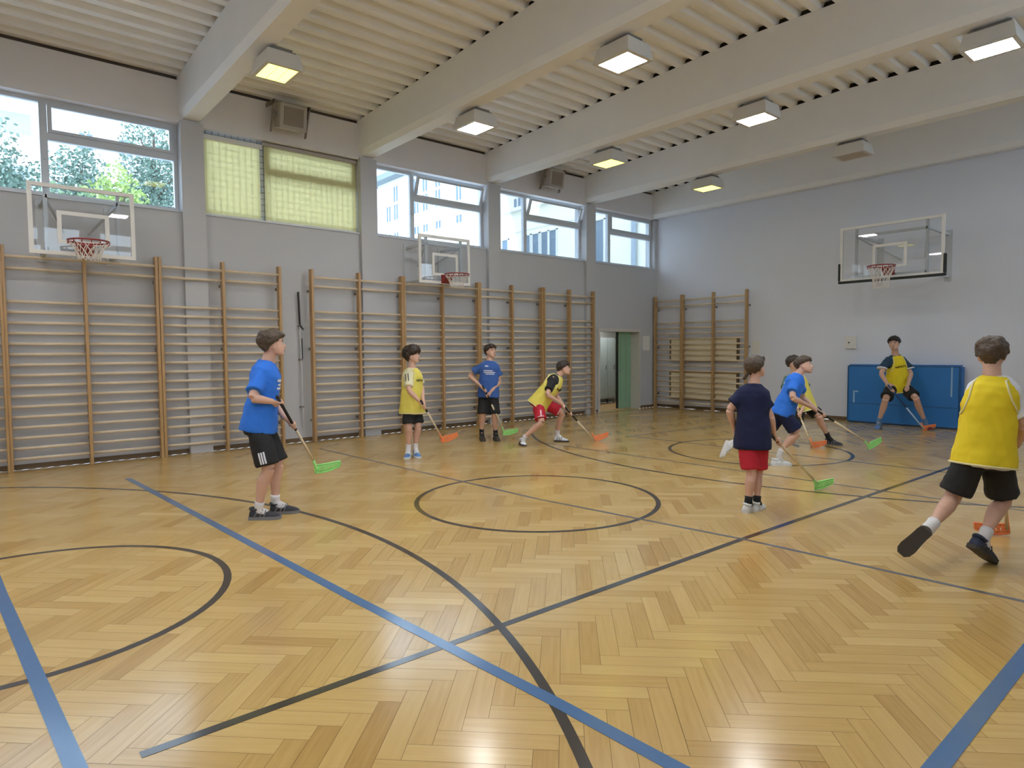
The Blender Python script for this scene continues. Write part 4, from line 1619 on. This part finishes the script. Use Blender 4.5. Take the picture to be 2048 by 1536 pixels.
def person(name_label, J, H, face, top, skin='skin', hair=None, shirt='blue', shirt_len=0.0, sleeve=0.62, shorts='black', shorts_len=0.86,
           bib=None, shoeR='shoe_dark', shoeL=None, sole='sole_grey', sock='sock_white', lace='shoe_white', stick=None, hands=('g', 'g'), voxel=0.009, group=None, toed=None, bib_w=0.95, sock_h=0.15, bib_up=1.0):
    R0 = V(((J['hR'][0] + J['hL'][0]) / 2, (J['hR'][1] + J['hL'][1]) / 2, 0.0))
    # plant the feet on the parquet
    J = dict((k, V(v)) for k, v in J.items())
    for s in 'RL':
        h, t_ = J['he' + s], J['to' + s]
        if max(h.z, t_.z) < 0.14 and not (toed and s in toed):
            h.z = t_.z = 0.0
        else:
            lo = min(h.z, t_.z)
            if lo < 0.03:
                h.z -= lo
                t_.z -= lo
    root = empty('person', R0, name_label, 'person', group)
    rg = Rig(J, H, R0)
    j = rg.j
    tw = (V((10.92, 0, 0)) - R0)
    tw.z = 0
    tw.normalize()
    rt = V((-tw.y, tw.x, 0))
    fdir = (rt * face[0] + tw * face[1] + V((0, 0, face[2]))).normalized()
    bm = BM()
    rg.torso(bm, [(-.14, .060, .045, 0), (-.05, .088, .060, 0), (.08, .092, .064, 0), (.30, .082, .058, .002), (.52, .086, .062, .006), (.72, .094, .068, .004), (.86, .092, .058, 0), (.94, .065, .045, 0), (1.0, .036, .036, 0)])
    hd = None
    # neck and head
    hd_up = (j['hc'] - j['nk'])
    limb(bm, j['nk'] - rg.up * 0.05 * H, lerp(j['nk'], j['hc'], 0.75), [(0, .046 * H), (.35, .036 * H), (.65, .033 * H), (1, .033 * H)])
    hd = head(bm, j, H, fdir)
    for s in 'RL':
        S_, E_, W_ = j['s' + s], j['e' + s], j['w' + s]
        limb(bm, lerp(rg.sh, S_, 0.55), E_, [(0, .036 * H), (.25, .034 * H), (.5, .029 * H), (.8, .025 * H), (1, .0235 * H)])
        limb(bm, E_, W_, [(0, .0235 * H), (.2, .0255 * H), (.5, .0215 * H), (.85, .0165 * H), (1, .0155 * H)])
        Hh, K, A = j['h' + s], j['k' + s], j['a' + s]
        _, fr = rg.axes(0)
        limb(bm, Hh + rg.up * 0.02 * H, K, [(0, .052 * H), (.25, .050 * H), (.55, .042 * H), (.85, .034 * H), (1, .0325 * H)])
        sh = (A - K)
        bk = (V(j['he' + s]) - V(j['to' + s]))
        bk = (bk - sh.normalized() * bk.dot(sh.normalized())).normalized()
        limb(bm, K, A, [(0, .0325 * H, 0), (.12, .031 * H, 0.001), (.30, .0335 * H, .010 * H), (.5, .030 * H, .008 * H), (.75, .022 * H, .003 * H), (1, .0195 * H, 0)], back=bk)
        limb(bm, A, lerp(V(j['he' + s]), V(j['to' + s]), 0.45) + (A - V(j['he' + s])).normalized() * 0.045, [(0, .0185 * H), (.5, .017 * H), (1, .012 * H)])
    # hands
    pal = None
    if stick:
        st, shl = j['st'], j['sh']
        ax = (shl - st).normalized()
    for s, mode in zip('RL', hands):
        w = j['w' + s]
        if mode == 'g':
            g = st + ax * (j['g' + s] - st).dot(ax)
            gd = g - w
            if gd.length > 0.115 * H / 1.7:
                # let the forearm reach the stick
                limb(bm, w, g - gd.normalized() * 0.06, [(0, .0155 * H), (1, .0150 * H)])
                w = g - gd.normalized() * 0.065
            hand_grip(bm, w, g, ax, H, 1 if s == 'R' else -1)
        else:
            fore = (w - j['e' + s]).normalized()
            d = (j['g' + s] - w)
            d = (d.normalized() * 0.5 + fore).normalized()
            inward = (rg.hip - w)
            hand_relaxed(bm, w, d, inward, H, s == 'L')
    body = remesh('body', bm, voxel, MS[skin], root, 3)
    # face details
    P, HH = hd['P'], hd['HH']
    for s_ in (-1, 1):
        bm = BM()
        ellip(bm, P(.485, .345, s_ * .14), (hd['sd'] * HH * .056, hd['fd'] * HH * .036, hd['up'] * HH * .024), 10, 7)
        ey = obj('eye', bm, MS['eyew'], body, True)
        bm = BM()
        ellip(bm, P(.485, .374, s_ * .14), (hd['sd'] * HH * .027, hd['fd'] * HH * .012, hd['up'] * HH * .024), 10, 7)
        obj('iris', bm, MS['iris'], ey, True)
        bm = BM()
        tube(bm, [P(.57, .385, s_ * .06), P(.60, .39, s_ * .14), P(.575, .345, s_ * .22)], [.014 * HH, .020 * HH, .012 * HH], 8)
        obj('eyebrow', bm, MS[hair[0]], body, True)
    bm = BM()
    ellip(bm, P(.175, .385, 0), (hd['sd'] * HH * .11, hd['fd'] * HH * .03, hd['up'] * HH * .030), 12, 7)
    obj('mouth', bm, MS['lips'], body, True)
    hair_cap(hd, H, MS[hair[0]], root, **hair[1])
    # shirt
    bm = BM()
    e = shirt_len
    k_ = 0.88 * bib_w if bib else 1.0
    k2 = 0.93 if bib else 1.0
    rg.torso(bm, [(-.20 - e, .115 * k_, .095, .006), (-.05, .114 * k_, .093, .006), (.15, .109 * k_, .086, .004), (.40, .102 * k_, .076, .006), (.60, .102 * k2, .075, .006), (.76, .108 * k2, .078, .004), (.87, .101 * k2, .066, .0), (.95, .070, .050, 0), (1.01, .044, .042, 0)])
    sls = []
    for s in 'RL':
        S_, E_ = j['s' + s], j['e' + s]
        limb(bm, lerp(rg.sh, S_, 0.45), lerp(S_, E_, sleeve), [(0, .047 * H), (.35, .046 * H), (.65, .042 * H), (1, .045 * H)])
    sh_o = remesh('shirt', bm, 0.012, MS[shirt], root, 4, 0.007, 11)
    # shorts
    bm = BM()
    rg.torso(bm, [(-.22, .078, .058, 0), (-.12, .096, .074, 0), (.0, .092, .068, 0), (.08, .084, .060, 0)])
    for s in 'RL':
        Hh, K = j['h' + s], j['k' + s]
        limb(bm, Hh, lerp(Hh, K, shorts_len), [(0, .044 * H), (.15, .052 * H), (.4, .061 * H), (.7, .061 * H), (1, .064 * H)])
    so = remesh('shorts', bm, 0.012, MS[shorts], root, 4, 0.007, 12)
    # bib
    bo_ = None
    if bib:
        w_ = bib_w
        sp = [(-.17 - e, .128 * w_, .112, .004), (-.05, .125 * w_, .107, .004), (.15, .117 * w_, .097, .004), (.40, .112 * w_, .089, .006), (.52, .108 * w_, .088, .006), (.60, .100 * w_ * bib_up, .090, .006), (.76, .090 * w_ * bib_up, .093, .004), (.87, .080 * w_ * bib_up, .083, .0), (.945, .064, .068, 0), (.995, .050, .052, 0)]
        bm = BM()
        rg.torso(bm, sp)
        bo_ = remesh('bib', bm, 0.011, MS[bib], root, 3, 0.008, 9)
        bm = BM()
        ring = [rg.on(sp, -.165 - e, math.pi * q / 14) for q in range(29)]
        tube(bm, ring, 0.0075, 8)
        obj('bib_hem', bm, MS['trim'], bo_, True)
        for sg in (0, 1):
            bm = BM()
            path = [(.47, 2), (.53, 24), (.60, 40), (.70, 47), (.80, 48), (.88, 46), (.935, 40), (.962, 20), (.968, 0), (.962, -20), (.935, -40), (.88, -46), (.80, -48), (.70, -47), (.60, -40), (.53, -24), (.47, -2)]
            pts = [rg.on(sp, t, math.radians(a_) if sg == 0 else math.pi - math.radians(a_)) for t, a_ in path]
            tube(bm, pts, 0.0065, 6)
            obj('armhole_trim', bm, MS['trim'], bo_, True)
    # socks and shoes
    for s in 'RL':
        A, K = j['a' + s], j['k' + s]
        he, to = V(j['he' + s]), V(j['to' + s])
        bm = BM()
        ua = (A - he).normalized()
        tube(bm, [lerp(A, K, sock_h), lerp(A, K, 0.06), lerp(A, lerp(he, to, 0.35), 0.25), lerp(he, to, 0.36) + ua * 0.066, lerp(he, to, 0.5) + ua * 0.045], [.0255 * H, .0238 * H, .0245 * H, .0235 * H, .018 * H], 14)
        obj('sock', bm, MS[sock], root, True)
        shoe('shoe', he, to, A, H, MS[(shoeL or shoeR) if s == 'L' else shoeR], MS[sole], root, MS[lace])
    root['top'] = 0
    del root['top']
    return dict(root=root, rig=rg, shirt=sh_o, shorts=so, bib=bo_, body=body, J=J, hd=hd)


def floorball_stick(label, J, gripmat, shaftmat, blademat, grip_frac, lift=True):
    st, shl, bt = V(J['st']), V(J['sh']), V(J['bt'])
    ax = (shl - st).normalized()
    t = empty('floorball_stick', (shl.x, shl.y, 0), label, 'floorball stick', 'floorball sticks')
    o = V((shl.x, shl.y, 0))
    st0 = st - ax * 0.05
    gp = lerp(st0, shl, grip_frac)
    bm = BM()
    tube(bm, [st0 - o, gp - o], [0.0155, 0.0145], 12)
    ball(bm, st0 - o, 0.018)
    obj('grip', bm, MS[gripmat], t, True)
    bm = BM()
    tube(bm, [gp - o - ax * 0.01, shl - o + ax * 0.03], [0.0135, 0.012], 12)
    obj('shaft', bm, MS[shaftmat], t, True)
    # blade: curved perforated scoop
    d = bt - shl
    d.z *= 0.35
    d.normalize()
    up = V((0, 0, 1)) - d * d.z
    up.normalize()
    side = d.cross(up).normalized()
    L, hh = 0.25, 0.085
    bm = BM()
    n = 14

    def bp(u, v):
        hcur = hh * (0.62 + 0.38 * math.sin(math.pi * min(1, u * 0.75 + 0.25)))
        drop = -0.045 + 0.05 * u * u
        return shl - o + ax * 0.015 + d * (u * L - 0.01) + side * (0.030 * math.sin(u * 1.9)) * -1 + up * (drop + (v - 0.5) * hcur)

    def rail(v, r):
        tube(bm, [bp(i / n, v) for i in range(n + 1)], r, 8)
    rail(0, 0.0075)
    rail(1, 0.0085)
    rail(0.36, 0.005)
    rail(0.68, 0.005)
    for i in range(0, n + 1):
        tube(bm, [bp(i / n, 0), bp(i / n, 0.5), bp(i / n, 1)], 0.007 if i in (0, n) else 0.0048, 6)
    # thin web behind the ribs
    vr = [[bm.verts.new(bp(i / n, v) + side * s_ * 0.0018) for v in (0, 0.25, 0.5, 0.75, 1.0)] for s_ in (-1, 1) for i in range(n + 1)]
    for s_ in (0, 1):
        for i in range(n):
            if i % 3 == 1 and s_ < 2 and 2 < i < n - 1:
                pass
            for q in range(4):
                if q in (1, 2) and i % 2 == 1 and 1 < i < n - 1:
                    continue
                a = vr[s_ * (n + 1) + i]
                b = vr[s_ * (n + 1) + i + 1]
                bm.faces.new((a[q], a[q + 1], b[q + 1], b[q]))
    tube(bm, [shl - o - ax * 0.06, bp(0.04, 0.6), bp(0.12, 0.5)], [0.014, 0.013, 0.008], 10)
    b = obj('blade', bm, MS[blademat], t, True)
    # keep the blade off the floor surface
    zmin = min(v.co.z for v in b.data.vertices)
    if zmin < 0.004:
        b.location.z += 0.004 - zmin
    return t

# ---------------------------------------------------------------- the nine players: joint positions in the hall (metres)
J = {}
J['p1'] = dict(top=(4.783, 2.228, 1.769), hc=(4.793, 2.23, 1.637), chin=(4.849, 2.286, 1.513), nk=(4.768, 2.187, 1.476), sR=(4.895, 2.067, 1.392), sL=(4.612, 2.26, 1.396), eR=(4.963, 1.974, 1.146), wR=(4.952, 2.158, 1.103), gR=(4.94, 2.236, 1.084), eL=(4.547, 2.271, 1.115), wL=(4.784, 2.348, 0.914), gL=(4.834, 2.401, 0.841), hR=(4.808, 2.051, 0.905), hL=(4.656, 2.149, 0.895), kR=(4.908, 2.119, 0.473), aR=(4.84, 2.041, 0.11), heR=(4.793, 1.976, -0.02), toR=(4.958, 2.2, -0.027), kL=(4.746, 2.269, 0.471), aL=(4.739, 2.233, 0.134), heL=(4.714, 2.196, 0.033), toL=(4.854, 2.421, 0.016), st=(4.954, 2.222, 1.105), sh=(4.57, 2.721, 0.404), bt=(4.684, 2.931, 0.388), blade=(4.605, 2.834, 0.321))
J['p2'] = dict(top=(2.679, 5.059, 1.625), hc=(2.688, 5.06, 1.499), chin=(2.757, 5.083, 1.359), nk=(2.69, 5.047, 1.314), sR=(2.748, 4.925, 1.245), sL=(2.641, 5.171, 1.258), eR=(2.845, 4.895, 0.994), wR=(2.983, 4.984, 0.837), gR=(3.023, 5.025, 0.771), eL=(2.722, 5.186, 1.021), wL=(2.896, 5.099, 0.862), gL=(3.025, 5.04, 0.734), hR=(2.731, 4.96, 0.772), hL=(2.685, 5.092, 0.769), kR=(2.777, 4.926, 0.432), aR=(2.721, 4.946, 0.151), heR=(2.703, 4.964, 0.065), toR=(2.854, 4.83, 0.024), kL=(2.777, 5.08, 0.426), aL=(2.719, 5.068, 0.153), heL=(2.695, 5.064, 0.068), toL=(2.929, 4.995, 0.014), st=(3.021, 5.01, 0.808), sh=(2.919, 5.391, 0.292), bt=(3.028, 5.524, 0.343), blade=(2.975, 5.45, 0.187))
J['p3'] = dict(top=(2.055, 7.028, 1.663), hc=(2.065, 7.03, 1.549), chin=(2.136, 7.027, 1.418), nk=(2.059, 7.01, 1.383), sR=(1.977, 6.862, 1.306), sL=(2.17, 7.133, 1.286), eR=(1.8, 6.763, 1.13), wR=(2.066, 6.8, 0.953), gR=(2.198, 6.795, 0.881), eL=(2.185, 7.129, 1.014), wL=(2.227, 6.904, 0.86), gL=(2.245, 6.811, 0.788), hR=(2.02, 6.922, 0.85), hL=(2.111, 7.029, 0.849), kR=(2.064, 6.85, 0.454), aR=(2.009, 6.855, 0.151), heR=(1.972, 6.883, 0.074), toR=(2.179, 6.766, 0.018), kL=(2.194, 7.003, 0.452), aL=(2.169, 7.041, 0.131), heL=(2.127, 7.063, 0.055), toL=(2.341, 6.956, 0.007), st=(2.202, 6.771, 0.916), sh=(2.296, 7.119, 0.189), bt=(2.427, 7.271, 0.17), blade=(2.362, 7.188, 0.092))
J['p4'] = dict(top=(3.246, 7.639, 1.381), hc=(3.261, 7.647, 1.255), chin=(3.328, 7.686, 1.13), nk=(3.205, 7.572, 1.139), sR=(3.231, 7.362, 1.038), sL=(3.107, 7.681, 1.04), eR=(3.273, 7.241, 0.831), wR=(3.332, 7.457, 0.716), gR=(3.345, 7.572, 0.618), eL=(3.074, 7.652, 0.784), wL=(3.238, 7.691, 0.579), gL=(3.305, 7.718, 0.505), hR=(3.052, 7.233, 0.696), hL=(2.972, 7.387, 0.7), kR=(3.23, 7.155, 0.382), aR=(2.988, 6.973, 0.121), heR=(2.916, 6.992, 0.062), toR=(3.031, 6.935, -0.028), kL=(3.185, 7.684, 0.499), aL=(3.05, 7.683, 0.147), heL=(3.017, 7.667, 0.033), toL=(3.218, 7.779, 0.034), st=(3.325, 7.522, 0.678), sh=(3.491, 8.132, 0.036), bt=(3.632, 8.304, 0.111), blade=(3.561, 8.206, -0.076))
J['p5'] = dict(top=(7.716, 5.79, 1.477), hc=(7.72, 5.786, 1.376), chin=(7.736, 5.89, 1.277), nk=(7.716, 5.769, 1.218), sR=(7.787, 5.846, 1.135), sL=(7.619, 5.649, 1.147), eR=(7.844, 5.849, 0.908), wR=(7.826, 5.965, 0.694), gR=(7.81, 6.048, 0.605), eL=(7.555, 5.607, 0.968), wL=(7.537, 5.74, 0.761), gL=(7.531, 5.788, 0.686), hR=(7.764, 5.785, 0.709), hL=(7.686, 5.694, 0.71), kR=(7.74, 5.808, 0.359), aR=(7.772, 5.747, 0.105), heR=(7.765, 5.687, 0.036), toR=(7.745, 5.893, -0.001), kL=(7.755, 5.671, 0.365), aL=(7.75, 5.63, 0.12), heL=(7.744, 5.57, 0.028), toL=(7.689, 5.796, -0.015), st=(7.828, 5.952, 0.69), sh=(7.746, 7.032, 0.103), bt=(7.845, 7.223, 0.064), blade=(7.795, 7.157, -0.023))
J['p6'] = dict(top=(6.858, 8.557, 1.436), hc=(6.875, 8.568, 1.329), chin=(6.931, 8.61, 1.221), nk=(6.827, 8.502, 1.209), sR=(6.842, 8.28, 1.104), sL=(6.776, 8.667, 1.108), eR=(6.895, 8.219, 0.912), wR=(6.992, 8.479, 0.797), gR=(7.026, 8.607, 0.731), eL=(6.792, 8.714, 0.887), wL=(6.971, 8.728, 0.74), gL=(7.048, 8.752, 0.669), hR=(6.734, 8.233, 0.743), hL=(6.695, 8.434, 0.735), kR=(6.896, 8.369, 0.439), aR=(6.731, 8.215, 0.177), heR=(6.666, 8.129, 0.045), toR=(6.825, 8.346, 0.039), kL=(6.478, 8.26, 0.39), aL=(6.233, 7.917, 0.296), heL=(6.167, 7.84, 0.303), toL=(6.136, 7.758, 0.11), st=(6.999, 8.578, 0.765), sh=(7.36, 9.442, 0.255), bt=(7.471, 9.658, 0.343), blade=(7.4, 9.562, 0.192))
J['p7'] = dict(top=(5.931, 10.183, 1.438), hc=(5.941, 10.184, 1.317), chin=(5.997, 10.208, 1.181), nk=(5.951, 10.184, 1.156), sR=(5.893, 9.955, 1.082), sL=(6.03, 10.347, 1.072), eR=(5.962, 9.892, 0.824), wR=(6.092, 9.91, 0.687), gR=(6.14, 9.93, 0.61), eL=(6.118, 10.356, 0.84), wL=(6.148, 10.128, 0.646), gL=(6.158, 9.976, 0.522), hR=(6.049, 10.167, 0.662), hL=(6.065, 10.372, 0.65), kR=(6.049, 10.076, 0.291), aR=(5.941, 10.156, -0.043), heR=(5.928, 10.134, -0.115), toR=(6.085, 10.013, -0.084), kL=(6.28, 10.364, 0.479), aL=(6.335, 10.557, 0.154), heL=(6.335, 10.596, 0.061), toL=(6.5, 10.615, 0.003), st=(6.122, 9.914, 0.665), sh=(6.333, 10.005, 0.047), bt=(6.439, 10.129, 0.03), blade=(6.387, 10.06, -0.062))
J['p8'] = dict(top=(6.248, 13.544, 1.784), hc=(6.253, 13.538, 1.64), chin=(6.283, 13.484, 1.479), nk=(6.26, 13.607, 1.42), sR=(6.12, 13.435, 1.336), sL=(6.399, 13.764, 1.333), eR=(6.111, 13.327, 1.07), wR=(6.269, 13.263, 0.84), gR=(6.347, 13.24, 0.759), eL=(6.482, 13.763, 1.066), wL=(6.525, 13.488, 0.858), gL=(6.519, 13.411, 0.758), hR=(6.21, 13.657, 0.831), hL=(6.329, 13.797, 0.83), kR=(6.23, 13.242, 0.583), aR=(6.097, 13.316, 0.159), heR=(6.093, 13.382, 0.077), toR=(6.124, 13.106, 0.035), kL=(6.652, 13.525, 0.609), aL=(6.734, 13.773, 0.164), heL=(6.719, 13.826, 0.083), toL=(6.871, 13.709, 0.058), st=(6.319, 13.196, 0.816), sh=(6.752, 13.615, 0.056), bt=(6.916, 13.807, 0.044), blade=(6.827, 13.698, -0.02))
J['p9'] = dict(top=(9.587, 5.757, 1.619), hc=(9.591, 5.752, 1.502), chin=(9.559, 5.861, 1.4), nk=(9.617, 5.693, 1.343), sR=(9.733, 5.728, 1.237), sL=(9.516, 5.754, 1.264), eR=(9.797, 5.723, 0.99), wR=(9.712, 5.95, 0.815), gR=(9.646, 6.069, 0.765), eL=(9.486, 5.973, 0.967), wL=(9.54, 6.027, 0.835), gL=(9.587, 6.079, 0.796), hR=(9.648, 5.685, 0.78), hL=(9.549, 5.57, 0.796), kR=(9.676, 5.814, 0.412), aR=(9.647, 5.455, 0.217), heR=(9.605, 5.323, 0.159), toR=(9.674, 5.578, 0.009), kL=(9.429, 5.524, 0.433), aL=(9.413, 5.123, 0.298), heL=(9.404, 5.003, 0.273), toL=(9.288, 5.008, 0.118), st=(9.613, 6.058, 0.924), sh=(9.559, 6.483, 0.065), bt=(9.477, 6.43, 0.024), blade=(9.518, 6.476, -0.009))


def marks(o, name, polys, at, l, u, f, mat):
    return project_mark(name, polys, at, l, u, f, o, mat, o)


def rect(x, y, w, h):
    return [(x - w / 2, y - h / 2), (x + w / 2, y - h / 2), (x + w / 2, y + h / 2), (x - w / 2, y + h / 2)]


# 1: bright blue shirt, left
p = person('person in bright blue t-shirt and black shorts standing at the left, side-on', J['p1'], 1.76, (1, -.05, -.02), 0, skin='skin',
           hair=('hair_brown', dict(seed=3, front=.80, back=.30, thick=.055, fringe=.10)), shirt='blue', sleeve=.78, shirt_len=-.05, shorts='black', shorts_len=.92, shoeR='shoe_dark', sole='sole_grey', sock='sock_white', lace='shoe_dark', stick=True, voxel=0.008)
r = p['rig']
l, f = r.axes(.6)
marks(p['shirt'], 'chest_print', [rect(0.0, 0.02, .16, .025), rect(0.01, -.02, .13, .02), rect(0.0, -.055, .15, .02)], r.hip + r.up * r.len * .68, l, r.up, f, MS['white'])
K, Hh = r.j['kR'], r.j['hR']
du = (Hh - K).normalized()
sf = (-r.lh - du * (-r.lh).dot(du)).normalized()
sl = du.cross(sf).normalized()
marks(p['shorts'], 'side_stripes', [[(a - .007, -.055), (a + .007, -.055), (a + .007, .055), (a - .007, .055)] for a in (-.022, 0.0, .022)], lerp(K, Hh, .24), sl, du, sf, MS['white'])
floorball_stick('floorball stick with green blade held by the player in bright blue at the left', J['p1'], 'grip', 'shaft', 'bladegreen', .46)

# 2: white shirt and yellow bib
p = person('small curly-haired person in a pale yellow bib over a cream t-shirt and black shorts', J['p2'], 1.58, (.85, .45, -.15), 0,
           hair=('hair_dark', dict(seed=5, front=.82, back=.28, thick=.075, fringe=.04, fuzz=1.5)), shirt='cream', sleeve=.80, shirt_len=.06, shorts='black', shorts_len=.80, bib='yellow2', shoeR='shoe_blue', sole='sole_white', sock='sock_white', stick=True)
r = p['rig']
l, f = r.axes(.8)
marks(p['bib'], 'chest_lettering', word('KIPSTA', .15, .03), r.hip + r.up * r.len * .66, l, r.up, f, MS['black'])
S_, E_ = r.j['sR'], r.j['eR']
du = (S_ - E_).normalized()
sf = (CAM_T - du * CAM_T.dot(du)).normalized()
sl = du.cross(sf).normalized()
marks(p['shirt'], 'sleeve_stripes', [[(a - .006, -.06), (a + .006, -.06), (a + .006, .06), (a - .006, .06)] for a in (-.022, .018)], lerp(S_, E_, .30), sl, du, sf, MS['black'])
floorball_stick('floorball stick with orange blade held by the curly-haired player in front of the wall bars', J['p2'], 'grip', 'shaft', 'bladeorange', .30)

# 3: mid blue shirt, facing the camera
p = person('person in mid-blue printed t-shirt and black shorts by the wall bars', J['p3'], 1.69, (.70, .70, -.05), 0, skin='skin2',
           hair=('hair_dark', dict(seed=8, front=.80, back=.34, thick=.05, fringe=.05)), shirt='blue2', sleeve=.62, shorts='black', shorts_len=.98, shoeR='shoe_brown', sole='sole_dark', sock='sock_black', lace='shoe_brown', stick=True)
r = p['rig']
l, f = r.axes(.7)
marks(p['shirt'], 'chest_print', [rect(-.02, .03, .16, .016), rect(.0, .0, .20, .014), rect(.01, -.028, .15, .014), rect(-.05, .11, .06, .02)], r.hip + r.up * r.len * .62, l, r.up, f, MS['white'])
floorball_stick('floorball stick with pale green blade held by the player in the mid-blue printed t-shirt', J['p3'], 'grip', 'shaft', 'bladegreen', .42)

# 4: crouching, yellow bib, red shorts
p = person('crouching person in a yellow bib over a black t-shirt and red shorts, near the door', J['p4'], 1.62, (1, .1, -.12), 0,
           hair=('hair_dark', dict(seed=11, front=.80, back=.32, thick=.055, fringe=.08)), shirt='black', sleeve=.62, shorts='red', shorts_len=.84, bib='yellow2', shoeR='shoe_white', sole='sole_dark', sock='sock_white', lace='shoe_dark', stick=True, toed='')
r = p['rig']
l, f = r.axes(.8)
marks(p['bib'], 'chest_lettering', word('KIPSTA', .16, .03), r.hip + r.up * r.len * .64, l, r.up, f, MS['black'])
for s, at in (('R', .22), ('L', .22)):
    K, Hh = r.j['k' + s], r.j['h' + s]
    du = (Hh - K).normalized()
    sf = (CAM_T - du * CAM_T.dot(du)).normalized()
    sl = du.cross(sf).normalized()
    marks(p['shorts'], 'hem_trim', [rect(0.0, -.010, .12, .016)] + ([[(.0, -.02), (.022, -.02), (.035, .10), (.012, .10)]] if s == 'R' else []), lerp(K, Hh, at), sl, du, sf, MS['pink'])
floorball_stick('floorball stick with orange blade held by the crouching red-shorted player', J['p4'], 'grip', 'shaft', 'bladeorange', .50)

# 5: navy shirt, red shorts, seen from behind
p = person('person seen from behind in a navy t-shirt and red shorts with a small ponytail', J['p5'], 1.50, (.62, -.78, -.08), 0, skin='skin',
           hair=('hair_brown', dict(seed=13, front=.78, back=.24, thick=.05, fringe=.02, tail=True, fuzz=.5)), shirt='navy', sleeve=.66, shirt_len=.03, shorts='red', shorts_len=.88, shoeR='shoe_white', sole='sole_white', sock='sock_black', stick=True, hands=('g', 'r'), voxel=0.008)
floorball_stick('floorball stick with green blade held by the player in navy and red', J['p5'], 'grip', 'shaft', 'bladegreen', .12)

# 6: running, blue shirt
p = person('running person in blue t-shirt and dark navy shorts, bent forward', J['p6'], 1.58, (1, .05, -.15), 0,
           hair=('hair_brown', dict(seed=17, front=.82, back=.34, thick=.045, fringe=.05)), shirt='blue', sleeve=.60, shorts='navy', shorts_len=.86, shoeR='shoe_white', sole='sole_white', sock='sock_white', stick=True)
r = p['rig']
l, f = r.axes(.8)
marks(p['shirt'], 'back_print', [rect(0, .02, .20, .03), rect(0, -.07, .12, .09)], r.hip + r.up * r.len * .62, -l, r.up, -f, MS['white'])
floorball_stick('floorball stick with green blade stretched ahead of the running player in blue', J['p6'], 'grip', 'shaft', 'bladegreen', .40)

# 7: lunging, yellow bib, behind player 6
p = person('person in yellow bib and grey-green jersey half hidden behind the runner in blue', J['p7'], 1.66, (.85, .5, -.1), 0,
           hair=('hair_dark', dict(seed=19, front=.80, back=.30, thick=.05, fringe=.03)), shirt='green', sleeve=.62, shorts='black', shorts_len=.84, bib='yellow2', shoeR='shoe_dark', sole='sole_grey', sock='sock_black', lace='shoe_dark', stick=True)
floorball_stick('floorball stick with orange blade held by the half-hidden player in the yellow bib', J['p7'], 'shaft', 'shaft', 'bladeorange', .40)

# 8: in front of the mat, facing the camera
p = person('dark-haired person in a yellow bib crouching wide-legged in front of the blue mat', J['p8'], 1.78, (-.12, 1, -.38), 0, skin='skin2',
           hair=('hair_black', dict(seed=23, front=.80, back=.34, thick=.05, fringe=.06)), shirt='dteal', sleeve=.62, shorts='black', shorts_len=.84, bib='yellow', shoeR='shoe_blue', shoeL='shoe_red', sole='sole_grey', sock='sock_blue', lace='shoe_navy', stick=True, hands=('g', 'r'))
r = p['rig']
l, f = r.axes(.8)
marks(p['bib'], 'chest_lettering', word('KIPSTA', .20, .036), r.hip + r.up * r.len * .66, l, r.up, f, MS['black'])
for s in 'RL':
    S_, E_ = r.j['s' + s], r.j['e' + s]
    bm = BM()
    a = lerp(S_, E_, .60)
    b = lerp(S_, E_, .68)
    tube(bm, [a, b], [.050 * 1.78, .051 * 1.78], 16)
    obj('sleeve_cuff', bm, MS['white'], p['shirt'], True)
floorball_stick('floorball stick with blue grip and orange blade held in front of the blue mat', J['p8'], 'shaftblue', 'shaftwhite', 'bladeorange', .52)

# 9: running away at the right, yellow vest
p = person('person running away at the right edge in yellow bib and white t-shirt', J['p9'], 1.70, (-.03, -1, -.02), 0, skin='skin2',
           hair=('hair_brown', dict(seed=29, front=.78, back=.24, thick=.042, fringe=.03, fuzz=1.2)), shirt='white', sleeve=.80, shirt_len=.0, shorts='black', shorts_len=.86, bib='yellow', shoeR='shoe_navy', shoeL='shoe_brown', sole='sole_dark', sock='sock_white', lace='shoe_white', stick=True, voxel=0.008, toed='RL', bib_w=.92, bib_up=1.16)
floorball_stick('floorball stick with orange blade carried by the player at the right edge', J['p9'], 'shaft', 'shaft', 'bladeorange', .40)
